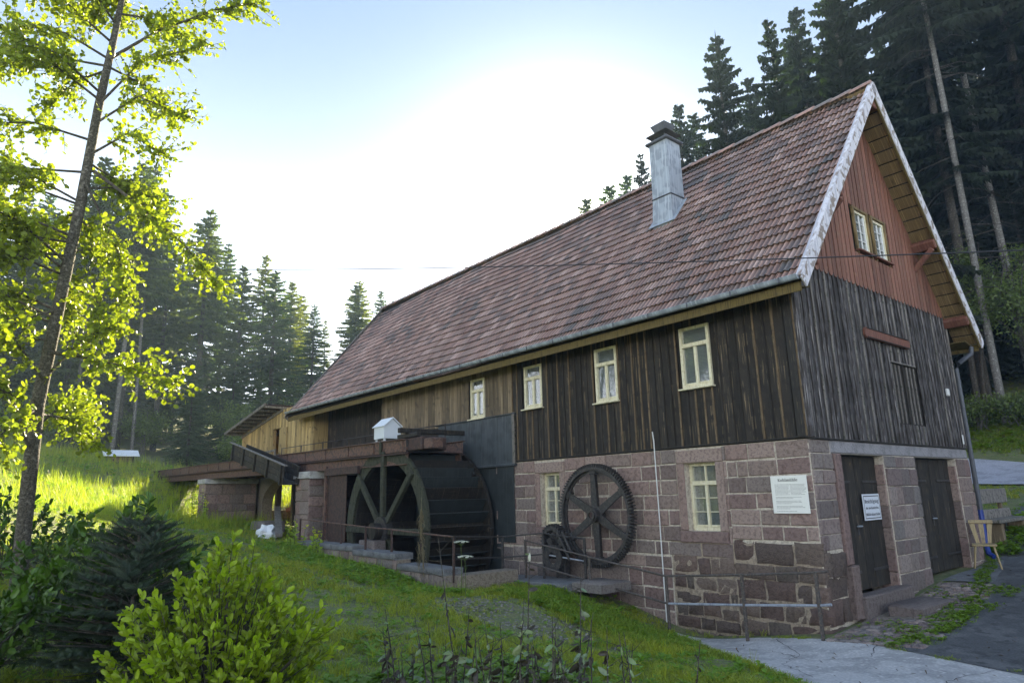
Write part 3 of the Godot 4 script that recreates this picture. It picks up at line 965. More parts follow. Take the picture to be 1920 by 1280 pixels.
# ---------------------------------------------------------------- the roof
const RIDGE := Vector3(0, 9.82, -3.515)
const EAVE_Y := 4.86
const EAVE_Z := 0.585
func roof_xf(front: bool) -> Transform3D:
	# origin on the eave, x along the eave, y up the slope, z away from the roof
	var s := Vector3(0, RIDGE.y - EAVE_Y, RIDGE.z - EAVE_Z).normalized()
	if front:
		return Transform3D(Basis(Vector3.RIGHT, s, Vector3.RIGHT.cross(s)), Vector3(0, EAVE_Y, EAVE_Z))
	s.z = -s.z
	return Transform3D(Basis(Vector3.LEFT, s, Vector3.LEFT.cross(s)), Vector3(0, EAVE_Y, 2.0 * RIDGE.z - EAVE_Z))

func tile_mesh(sd: float) -> Mesh:
	var st := ST()
	var w := 0.216
	var us := [0.0, 0.09, 0.2, 0.32, 0.42, 0.5, 0.59, 0.7, 0.82, 0.92, 1.0]
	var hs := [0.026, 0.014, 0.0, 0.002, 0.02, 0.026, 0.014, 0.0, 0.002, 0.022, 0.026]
	var shade_and_dirt := [1.0, 0.5, 0.3, 0.34, 0.85, 1.0, 0.5, 0.3, 0.34, 0.85, 1.0]   # painted shade in the pans and highlight on the rolls, with some lichen
	var v1 := 0.365
	st.set_smooth_group(0)
	for k in us.size() - 1:
		var x0: float = us[k] * w - w * 0.5
		var x1: float = us[k + 1] * w - w * 0.5
		var a := Vector3(x0, 0, hs[k] + 0.04 + sd * (0.5 - us[k]))
		var b := Vector3(x1, 0, hs[k + 1] + 0.04 + sd * (0.5 - us[k + 1]))
		var c := Vector3(x1, v1, hs[k + 1])
		var d := Vector3(x0, v1, hs[k])
		var ca := Color(shade_and_dirt[k], shade_and_dirt[k], shade_and_dirt[k])
		var cb := Color(shade_and_dirt[k + 1], shade_and_dirt[k + 1], shade_and_dirt[k + 1])
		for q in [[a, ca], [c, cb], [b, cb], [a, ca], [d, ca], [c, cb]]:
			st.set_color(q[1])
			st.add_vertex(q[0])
	st.set_smooth_group(-1)
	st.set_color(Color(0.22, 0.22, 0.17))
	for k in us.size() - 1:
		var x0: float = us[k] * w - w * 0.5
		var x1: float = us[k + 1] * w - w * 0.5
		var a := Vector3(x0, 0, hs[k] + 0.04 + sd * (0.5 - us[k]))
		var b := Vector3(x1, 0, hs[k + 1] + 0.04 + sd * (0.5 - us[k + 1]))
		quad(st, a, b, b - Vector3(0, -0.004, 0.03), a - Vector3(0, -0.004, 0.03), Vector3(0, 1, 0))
	return done(st)

func build_roof() -> void:
	var x1 := 0.50
	var x0 := -20.2
	var len := Vector2(RIDGE.y - EAVE_Y, RIDGE.z - EAVE_Z).length()
	var roof := part(mill, "roof", roof_slab(x0, x1), MT.dark_board3)
	var rows := 21
	var pitch := len / rows
	var cols := int((x1 - x0 - 0.04) / 0.214)
	var variants := [tile_mesh(0.0), tile_mesh(0.008), tile_mesh(-0.008), tile_mesh(0.004)]
	var all := []
	var F := roof_xf(true)
	for r in rows:
		var sag := 0.0
		for c in cols:
			var x := x1 - 0.03 - (c + 0.5) * 0.214
			if x > -4.05 and x < -3.45 and r >= 12 and r <= 14: continue
			var o := F * Vector3(x + rng.randf_range(-0.004, 0.004), r * pitch - 0.02 + rng.randf_range(-0.008, 0.008), -0.062 + rng.randf_range(-0.003, 0.004))
			o.y += -0.02 * sin(x * 0.55) - 0.015 * sin(x * 1.3 + 1.0) + 0.10 * sst(-x, 9.0, 20.5) * (1.0 - 2.0 * r / rows)
			all.append([o.distance_to(CAM), o, r, rng.randi_range(0, 3)])
	all.sort_custom(func(a, b): return a[0] < b[0])
	var stain := FastNoiseLite.new()
	stain.seed = 9
	stain.frequency = 0.35
	var xs := [[], [], [], []]
	var cs := [[], [], [], []]
	var tl := [Color(0.52, 0.325, 0.25), Color(0.42, 0.265, 0.205), Color(0.62, 0.41, 0.325), Color(0.35, 0.255, 0.21), Color(0.25, 0.215, 0.185), Color(0.53, 0.37, 0.295), Color(0.74, 0.53, 0.44)]
	var count := 0
	for t in all:
		var b := F.basis * Basis(Vector3.BACK, rng.randf_range(-0.02, 0.02)) * Basis(Vector3.RIGHT, rng.randf_range(-0.012, 0.012))
		var o: Vector3 = t[1]
		var s := stain.get_noise_3d(o.x, o.y, o.z) * 0.55 + rng.randf_range(-0.6, 0.6)
		var ci: int = 4 if s < -0.62 else (3 if s < -0.34 else ([0, 1, 5, 2][rng.randi_range(0, 3)] if s < 0.35 else [2, 6, 5][rng.randi_range(0, 2)]))
		if t[2] == 20 and rng.randf() < 0.6: ci = 4
		if count < 300:
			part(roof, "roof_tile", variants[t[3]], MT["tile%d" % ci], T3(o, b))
		else:
			xs[t[3]].append(T3(o, b))
			var k := rng.randf_range(0.85, 1.15)
			cs[t[3]].append(Color(tl[ci].r * k, tl[ci].g * k, tl[ci].b * k))
		count += 1
	for v in 4:
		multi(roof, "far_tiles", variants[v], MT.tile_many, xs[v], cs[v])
	# the far slope: the same tiles, coarser
	var Bk := roof_xf(false)
	var bx := []
	var bc := []
	for r in rows:
		for c in cols:
			bx.append(T3(Bk * Vector3(-x0 - 0.03 - (c + 0.5) * 0.214, r * pitch - 0.02, -0.062), Bk.basis))
			var q: Color = tl[rng.randi_range(0, 6)]
			bc.append(q)
	multi(roof, "back_tiles", variants[0], MT.tile_many, bx, bc)
	# ridge tiles
	for k in 52:
		var st := ST()
		var a := x1 - k * 0.4
		var tilt := 0.012
		add_tube_half(st, Vector3(a, RIDGE.y - 0.045 + tilt, RIDGE.z), Vector3(a - 0.43, RIDGE.y - 0.05 - tilt, RIDGE.z), 0.115)
		part(roof, "ridge_tile", done(st), MT["tile%d" % [1, 3, 4, 0, 3][k % 5]])
	# verge boards on the near gable, white and peeling, and on the far one
	for fr: bool in [true, false]:
		var X := roof_xf(fr)
		var sx := 1.0 if fr else -1.0
		for e: float in [x1 + 0.02, x0 - 0.02]:
			var n := "verge_board"
			var near := e > 0
			part(roof, n, box(Vector3(0.03, len + 0.08, 0.2), 0.006), MT.peeling if near else MT.old_wood, X * T3(Vector3(sx * e, len * 0.5 - 0.05, -0.09)))
			part(roof, "verge_cap", box(Vector3(0.11, len + 0.06, 0.025), 0.006), MT.peeling if near else MT.old_wood, X * T3(Vector3(sx * (e - 0.035 * signf(e)), len * 0.5 - 0.02, 0.022)))
			if near:
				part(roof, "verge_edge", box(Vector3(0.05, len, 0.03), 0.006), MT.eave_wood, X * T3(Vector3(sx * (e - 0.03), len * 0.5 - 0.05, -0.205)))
		# boards under the projecting verge
		var nb := 23
		for k in nb:
			part(roof, "soffit_board", box(Vector3(0.48, len / nb - 0.03, 0.022), 0.005), MT.soffit, X * T3(Vector3(sx * 0.255, (k + 0.5) * len / nb, -0.135 + rng.randf_range(-0.002, 0.002))))
		# boards under the eaves and the fascia
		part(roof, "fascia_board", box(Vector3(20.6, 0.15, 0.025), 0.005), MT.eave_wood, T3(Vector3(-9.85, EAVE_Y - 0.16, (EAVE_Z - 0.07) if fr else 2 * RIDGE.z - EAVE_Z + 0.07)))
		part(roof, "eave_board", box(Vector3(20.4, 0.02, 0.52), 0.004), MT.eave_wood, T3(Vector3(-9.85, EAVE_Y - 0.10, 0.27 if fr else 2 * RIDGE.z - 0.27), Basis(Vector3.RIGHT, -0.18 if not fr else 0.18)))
		# gutter: half round, on brackets
		var gz := EAVE_Z + 0.06 if fr else 2 * RIDGE.z - EAVE_Z - 0.06
		var st := ST()
		add_gutter(st, Vector3(x1 - 0.02, EAVE_Y - 0.02, gz), Vector3(x0 + 0.1, EAVE_Y + (0.1 if fr else 0.0), gz), 0.065)
		var g := part(mill, "gutter", done(st), MT.zinc)
		for k in 24:
			part(g, "gutter_bracket", box(Vector3(0.025, 0.09, 0.012), 0.003), MT.zinc_dark, T3(Vector3(x1 - 0.3 - k * 0.86, EAVE_Y - 0.045 + (0.1 * k / 24.0 if fr else 0.0), gz + (0.07 if fr else -0.07))))
	# purlin ends with braces under the verge
	for fr: bool in [true, false]:
		var X := roof_xf(fr)
		var sx := 1.0 if fr else -1.0
		for v: float in [0.72, 2.72]:
			var pl := part(roof, "purlin", box(Vector3(0.55, 0.2, 0.16), 0.02), MT.red_beam, X * T3(Vector3(sx * 0.23, v, -0.235)))
			var o: Vector3 = X * Vector3(sx * 0.23, v, -0.3)
			if v > 2:
				beam(pl, "brace", Vector3(0.44, o.y - 0.08, o.z), Vector3(0.02, o.y - 0.48, o.z), 0.1, 0.1, MT.red_beam, 0.015)
		part(roof, "ridge_beam", box(Vector3(0.5, 0.2, 0.15), 0.02), MT.red_beam, T3(Vector3(0.23, RIDGE.y - 0.42, RIDGE.z + (0.08 if fr else -0.08))))
	# chimney clad in zinc, its cowl on struts
	var ch := part(mill, "chimney", chimney_mesh(), MT.zinc, T3(Vector3(-3.75, 0, -2.1)))
	lpart(ch, "chimney_band", box(Vector3(0.57, 0.03, 0.57), 0.008), MT.zinc_dark, T3(Vector3(0, 8.42, 0)))
	lpart(ch, "chimney_cap", box(Vector3(0.66, 0.07, 0.66), 0.02), MT.zinc_dark, T3(Vector3(0, 9.86, 0)))
	for s in 4:
		var q := Vector3(0.15 * (1 if s % 2 else -1), 9.96, 0.15 * (1 if s > 1 else -1))
		lpart(ch, "cowl_strut", box(Vector3(0.025, 0.2, 0.025), 0.004), MT.zinc_dark, T3(q))
	var cw := ST()
	cw.set_smooth_group(-1)
	for s in 4:
		var a := TAU * s / 4 + PI / 4
		var b := a + TAU / 4
		var lo := 0.44
		var hi := 0.2
		quad(cw, Vector3(cos(a) * lo, 10.06, sin(a) * lo), Vector3(cos(b) * lo, 10.06, sin(b) * lo), Vector3(cos(b) * hi, 10.16, sin(b) * hi), Vector3(cos(a) * hi, 10.16, sin(a) * hi), Vector3(0, 10, 0))
		quad(cw, Vector3(cos(a) * hi, 10.16, sin(a) * hi), Vector3(cos(b) * hi, 10.16, sin(b) * hi), Vector3(cos(b) * 0.3, 10.34, sin(b) * 0.3), Vector3(cos(a) * 0.3, 10.34, sin(a) * 0.3), Vector3(0, 10.2, 0))
		tri(cw, Vector3(cos(a) * lo, 10.06, sin(a) * lo), Vector3(cos(b) * lo, 10.06, sin(b) * lo), Vector3(0, 10.07, 0), Vector3(0, 11, 0))
	lpart(ch, "chimney_cowl", done(cw), MT.zinc_dark)
	lpart(ch, "lead_flashing", box(Vector3(0.76, 0.86, 0.012), 0.004), MT.zinc, ch.transform.affine_inverse() * (roof_xf(true) * T3(Vector3(-3.75, 4.12, 0.012))))

func add_tube_half(st: SurfaceTool, a: Vector3, b: Vector3, r: float) -> void:
	st.set_smooth_group(0)
	for s in 6:
		var t0 := PI * s / 6
		var t1 := PI * (s + 1) / 6
		var p0 := Vector3(0, sin(t0), cos(t0)) * r
		var p1 := Vector3(0, sin(t1), cos(t1)) * r
		quad(st, a + p0, a + p1, b + p1, b + p0, (a + b) * 0.5)
	st.set_smooth_group(-1)
	for s in 6:
		var t0 := PI * s / 6
		var t1 := PI * (s + 1) / 6
		tri(st, a, a + Vector3(0, sin(t0), cos(t0)) * r, a + Vector3(0, sin(t1), cos(t1)) * r, b)

func add_gutter(st: SurfaceTool, a: Vector3, b: Vector3, r: float) -> void:
	st.set_smooth_group(0)
	for side: float in [1.0, 0.9]:
		for s in 6:
			var t0 := PI + PI * s / 6
			var t1 := PI + PI * (s + 1) / 6
			var p0 := Vector3(0, sin(t0), cos(t0)) * r * side
			var p1 := Vector3(0, sin(t1), cos(t1)) * r * side
			quad(st, a + p0, a + p1, b + p1, b + p0, (a + b) * 0.5 if side > 0.95 else (a + b) * 0.5 - Vector3(0, 1, 0))
	st.set_smooth_group(-1)
	for zz: float in [-1.0, 1.0]:
		add_box(st, beam_xf(a + Vector3(0, 0.004, zz * r), b + Vector3(0, 0.004, zz * r)), Vector3((a - b).length(), 0.014, 0.014), 0.004)
	for s in 6:
		var t0 := PI + PI * s / 6
		var t1 := PI + PI * (s + 1) / 6
		tri(st, a, a + Vector3(0, sin(t0), cos(t0)) * r, a + Vector3(0, sin(t1), cos(t1)) * r, b)

func roof_slab(x0: float, x1: float) -> Mesh:
	var st := ST()
	var len := Vector2(RIDGE.y - EAVE_Y, RIDGE.z - EAVE_Z).length()
	for fr: bool in [true, false]:
		var X := roof_xf(fr)
		var sx := 1.0 if fr else -1.0
		add_box(st, X * T3(Vector3(sx * (x0 + x1) * 0.5, len * 0.5 - 0.01, -0.105)), Vector3(x1 - x0 - 0.02, len - 0.05, 0.035), 0.004)
	return done(st)

func chimney_mesh() -> Mesh:
	var st := ST()
	var lv := [[7.2, 0.62], [8.05, 0.56], [8.42, 0.52], [9.83, 0.51]]
	for k in 3:
		var a: float = lv[k][1] * 0.5
		var b: float = lv[k + 1][1] * 0.5
		var ya: float = lv[k][0]
		var yb: float = lv[k + 1][0]
		for s in 4:
			var u := Vector3(1, 0, 1).rotated(Vector3.UP, PI / 2 * s)
			var v := Vector3(1, 0, 1).rotated(Vector3.UP, PI / 2 * (s + 1))
			quad(st, u * a + Vector3(0, ya, 0), v * a + Vector3(0, ya, 0), v * b + Vector3(0, yb, 0), u * b + Vector3(0, yb, 0), Vector3(0, (ya + yb) / 2, 0))
	return done(st)

# ---------------------------------------------------------------- windows and doors
func window(F: Transform3D, h: Array, d: float, kind: int, label_part := "") -> void:
	var cx: float = (h[0] + h[1]) * 0.5
	var w: float = h[1] - h[0]
	var hh: float = h[3] - h[2]
	var wn := part(mill, "window", holed_wall(F, h[0], h[1], h[2], h[3], d - 0.05, d + 0.025, [[h[0] + 0.055, h[1] - 0.055, h[2] + 0.06, h[3] - 0.05]]), MT.paint)
	var put := func(n: String, s: Vector3, at: Vector3, m: Material) -> void: part(wn, n, box(s, 0.006), m, F * T3(at))
	var ty: float = h[2] + hh * (0.70 if kind == 0 else 0.70)
	if kind < 2:
		put.call("transom", Vector3(w - 0.11, 0.075, 0.07), Vector3(cx, ty, d), MT.paint)
		put.call("mullion", Vector3(0.055, ty - 0.037 - h[2] - 0.06, 0.055), Vector3(cx, (h[2] + 0.06 + ty - 0.037) * 0.5, d - 0.006), MT.paint)
		# sashes
		for sg: float in [-1.0, 1.0]:
			var sw := (w - 0.11) * 0.5 - 0.03
			var sc := cx + sg * ((w - 0.11) * 0.25 + 0.012)
			put.call("sash_rail", Vector3(sw, 0.035, 0.035), Vector3(sc, h[2] + 0.08, d - 0.014), MT.paint)
			if kind == 1:
				for q in 2:
					put.call("glazing_bar", Vector3(sw, 0.018, 0.03), Vector3(sc, h[2] + 0.08 + (ty - h[2] - 0.1) * (q + 1) / 3.0, d - 0.012), MT.paint)
		if kind == 1:
			put.call("glazing_bar", Vector3(0.035, h[3] - ty - 0.09, 0.04), Vector3(cx, (h[3] + ty) * 0.5 - 0.006, d - 0.01), MT.paint)
	else:
		put.call("mullion", Vector3(0.022, hh - 0.11, 0.03), Vector3(cx, h[2] + hh * 0.5, d), MT.paint_white)
		for q in 3:
			put.call("glazing_bar", Vector3(w - 0.1, 0.018, 0.03), Vector3(cx, h[2] + 0.06 + (hh - 0.11) * (q + 1) / 4.0, d - 0.002), MT.paint_white)
		for sg: float in [-1.0, 1.0]:
			put.call("sash_stile", Vector3(0.045, hh - 0.11, 0.035), Vector3(cx + sg * (w * 0.5 - 0.075), h[2] + hh * 0.5, d - 0.004), MT.paint_white)
	put.call("pane", Vector3(w - 0.1, hh - 0.1, 0.004), Vector3(cx, h[2] + hh * 0.5, d - 0.02), MT.glass)
	if kind == 0:
		put.call("window_sill", Vector3(w + 0.1, 0.03, 0.12), Vector3(cx, h[2] - 0.016, d + 0.05), MT.paint)
	elif kind == 2:
		put.call("casing", Vector3(0.07, hh + 0.14, 0.05), Vector3(h[0] - 0.035, h[2] + hh * 0.5, d + 0.03), MT.soffit)
		put.call("casing", Vector3(0.07, hh + 0.14, 0.05), Vector3(h[1] + 0.035, h[2] + hh * 0.5, d + 0.03), MT.soffit)
		put.call("casing", Vector3(w + 0.16, 0.06, 0.055), Vector3(cx, h[3] + 0.035, d + 0.032), MT.soffit)
		put.call("window_sill", Vector3(w + 0.2, 0.035, 0.12), Vector3(cx, h[2] - 0.02, d + 0.05), MT.red_beam)

func plank_door(h: Array, d: float, n: int) -> void:
	var w: float = h[1] - h[0]
	var y0: float = maxf(h[2], 0.0)
	var door := part(mill, "door", box(Vector3(w - 0.01, h[3] - y0 - 0.01, 0.03)), MT.dark_board3, FG * T3(Vector3((h[0] + h[1]) * 0.5, (y0 + h[3]) * 0.5, d - 0.03)))
	for k in n:
		var pw := w / n
		part(door, "door_plank", box(Vector3(pw - 0.009, h[3] - y0 - 0.03, 0.028), 0.005), MT["dark_board%d" % [0, 3, 1, 3][k % 4]], (FG * T3(Vector3(h[0] + (k + 0.5) * pw, (y0 + h[3]) * 0.5, d + rng.randf_range(-0.004, 0.004)))))
	for yy: float in [y0 + 0.3, y0 + 1.75]:
		part(door, "strap_hinge", box(Vector3(w * 0.34, 0.045, 0.01), 0.003), MT.iron, (FG * T3(Vector3(h[0] + w * 0.2, yy, d + 0.024))))
		part(door, "strap_hinge", box(Vector3(w * 0.34, 0.045, 0.01), 0.003), MT.iron, (FG * T3(Vector3(h[1] - w * 0.2, yy, d + 0.024))))
	part(door, "door_handle", box(Vector3(0.14, 0.025, 0.05), 0.008), MT.zinc, (FG * T3(Vector3(h[0] + w * 0.42, y0 + 1.02, d + 0.05))))
	part(door, "lock_plate", box(Vector3(0.05, 0.2, 0.008), 0.003), MT.iron, (FG * T3(Vector3(h[0] + w * 0.42, y0 + 0.98, d + 0.02))))

func build_openings() -> void:
	for h in WIN_UP: window(FL, h, 0.0, 0)
	for h in WIN_LOW: window(FL, h, -0.17, 1)
	for h in GWIN: window(FG, h, 0.0, 2)
	plank_door(DOORS[0], -0.17, 6)
	plank_door(DOORS[1], -0.17, 8)
	# steps and thresholds
	var st1 := part(mill, "door_threshold", stone_mesh(Vector3(1.85, 0.26, 0.4), 0.01), MT.graystone3, T3(Vector3(0.06, -0.08, -1.78), Basis(Vector3.RIGHT, -PI / 2)))
	st1.transform = T3(Vector3(0.04, -0.2, -1.78), Basis(Vector3(0, 0, -1), Vector3(-1, 0, 0), Vector3(0, 1, 0)))
	var s2 := part(self, "stone_step", stone_mesh(Vector3(1.3, 0.5, 0.16), 0.014), MT.graystone3, T3(Vector3(0.58, H0(0.6, -1.9) + 0.04, -1.85), Basis(Vector3(0, 0, -1), Vector3(-1, 0, 0), Vector3(0, 1, 0))))
	tag(s2, "worn flat stone step on the cobbles before the door with the white notice", "step")
	# downpipe at the far corner with its blue foot
	var dp := part(mill, "downpipe", tube([Vector3(0.34, 4.72, -7.42), Vector3(0.33, 4.56, -7.38), Vector3(0.12, 4.34, -7.12), Vector3(0.07, 4.2, -7.08), Vector3(0.06, 1.1, -7.08)], [0.05]), MT.zinc_dark)
	part(dp, "downpipe_foot", tube([Vector3(0.06, 1.12, -7.08), Vector3(0.06, 0.35, -7.08), Vector3(0.1, 0.22, -7.0), Vector3(0.2, 0.16, -6.95)], [0.052]), MT.blue)
	# small fittings on the gable
	var lamp := part(self, "wall_box", box(Vector3(0.06, 0.16, 0.1), 0.015), MT.paint_white, T3(Vector3(0.07, 3.62, -6.27)))
	tag(lamp, "small white box fixed high on the grey gable boards near the downpipe", "box")
	var lab := part(self, "wall_label", box(Vector3(0.02, 0.2, 0.06), 0.006), MT.paint_white, T3(Vector3(0.055, 2.62, -6.78)))
	tag(lab, "narrow white label low on the gable boards beside the downpipe", "label")
	# carved name board on the grey boards
	var nb := thing("name_board", "dark red wooden board with cut corners hung on the grey gable boards", "board", Vector3(0.07, 4.455, -3.48))
	var poly := PackedVector2Array([Vector2(-1.03, -0.05), Vector2(-0.97, -0.1), Vector2(0.95, -0.1), Vector2(1.03, -0.04), Vector2(1.03, 0.05), Vector2(0.95, 0.1), Vector2(-0.97, 0.1), Vector2(-1.03, 0.05)])
	part(nb, "board_panel", prism(poly, -0.02, 0.02), MT.red_beam, T3(Vector3.ZERO, FG.basis))
	part(nb, "moulding", box(Vector3(1.9, 0.02, 0.02), 0.005), MT.black_wood, T3(Vector3(0.025, -0.085, 0), FG.basis))
	part(nb, "moulding", box(Vector3(1.9, 0.02, 0.02), 0.005), MT.black_wood, T3(Vector3(0.025, 0.085, 0), FG.basis))
	# the information panel
	var ip := thing("information_panel", "large cream information panel headed Kohlmühle on the stone wall", "sign", Vector3(-0.375, 1.575, 0.055))
	part(ip, "panel", box(Vector3(0.6, 0.58, 0.018), 0.004), MT.sign_white)
	text(ip, "heading", "Kohlmühle", 0.085, T3(Vector3(-0.01, 0.222, 0.0095)), MT.ink_soft, "Droid Serif", 0.33)
	var y := 0.155
	var par := [[0, 0.5], [1, 0.24], [1, 0.24], [1, 0.24], [1, 0.22], [1, 0.24], [1, 0.24], [1, 0.18], [1, 0.23], [2, 0.4], [0, 0.42], [0, 0.3], [2, 0], [0, 0.42], [0, 0.41], [0, 0.26], [2, 0], [0, 0.42], [0, 0.44], [0, 0.2], [2, 0], [0, 0.32]]
	var lines := ST()
	for p in par:
		if p[0] != 2:
			for col in (2 if p[0] == 1 else 1):
				var x := -0.235 + col * 0.26
				var xe: float = x + p[1]
				while x < xe - 0.01:
					var ww := rng.randf_range(0.012, 0.05)
					add_box(lines, T3(Vector3(x + ww * 0.5, y, 0.0095)), Vector3(ww, 0.007, 0.001), 0.0002)
					x += ww + 0.007
		y -= 0.0195
	part(ip, "small_print", done(lines), MT.ink_pale)
	# the notice on the door
	var dn := thing("door_notice", "white framed notice reading Besichtigung on the dark plank door", "sign", Vector3(-0.118, 1.32, -2.19))
	var D := FG.basis
	part(dn, "panel", box(Vector3(0.66, 0.44, 0.014), 0.004), MT.sign_blue_white, T3(Vector3.ZERO, D))
	for sg: float in [-1.0, 1.0]:
		part(dn, "frame_line", box(Vector3(0.59, 0.014, 0.002), 0.0005), MT.ink, D_xf(D, Vector3(0, sg * 0.185, 0.008)))
		part(dn, "frame_line", box(Vector3(0.008, 0.384, 0.002), 0.0005), MT.ink, D_xf(D, Vector3(sg * 0.295, 0, 0.008)))
	text(dn, "lettering", "Besichtigung", 0.12, D_xf(D, Vector3(0.0, 0.095, 0.0075)), MT.ink, "Droid Serif", 0.54)
	text(dn, "lettering", "der mechanischen", 0.085, D_xf(D, Vector3(0.0, -0.015, 0.0075)), MT.ink, "Droid Serif", 0.5)
	text(dn, "lettering", "Mühlradantriebe", 0.11, D_xf(D, Vector3(0.0, -0.122, 0.0075)), MT.ink, "Droid Serif", 0.54)
	# conduit down the front
	var cd := part(self, "conduit", tube([Vector3(-2.99, 2.78, 0.06), Vector3(-2.97, 2.6, 0.062), Vector3(-2.975, 2.3, 0.055), Vector3(-2.965, 1.2, 0.06), Vector3(-2.97, 0.3, 0.055), Vector3(-2.965, -0.66, 0.06)], [0.011], 6), MT.paint_white)
	tag(cd, "thin pale conduit running down the stone wall beside the big gear wheel", "conduit")
	# the overhead wire
	var pts := []
	var wps := [Vector3(-38, 10.4, 22.0), Vector3(-15.74, 8.1, 7.99), Vector3(-7.11, 6.95, 1.9), Vector3(1.3, 4.60, 2.01), Vector3(3.48, 4.07, 1.75), Vector3(8.5, 2.9, 1.2)]
	for k in wps.size() - 1:
		for q in 6:
			pts.append(wps[k].lerp(wps[k + 1], q / 6.0))
	pts.append(wps[5])
	var A: Vector3 = wps[1]
	var Bq: Vector3 = wps[4]
	var run := []
	for q in 41:
		var t := lerpf(-0.9, 1.25, q / 40.0)
		run.append(A.lerp(Bq, t) + Vector3(0, 0.9 * (t * t - t) * 0.6, 0))
	var wire := part(self, "overhead_wire", tube(run, [0.0085], 5), MT.wire)
	tag(wire, "thin dark wire strung across the sky in front of the roof", "wire")

func D_xf(D: Basis, p: Vector3) -> Transform3D:
	return Transform3D(D, D * p)

func text(parent: Node, n: String, s: String, h: float, xf: Transform3D, m: Material, font: String, maxw: float) -> void:
	var tm := TextMesh.new()
	var sf := SystemFont.new()
	sf.font_names = PackedStringArray([font])
	sf.font_weight = 700
	tm.font = sf
	tm.text = s
	tm.font_size = 64
	tm.pixel_size = h / 64.0 * 1.25
	tm.depth = 0.002
	tm.horizontal_alignment = HORIZONTAL_ALIGNMENT_CENTER
	tm.vertical_alignment = VERTICAL_ALIGNMENT_CENTER
	var w := tm.get_aabb().size.x
	if w > maxw:
		tm.pixel_size *= maxw / w
	part(parent, n, tm, m, xf)

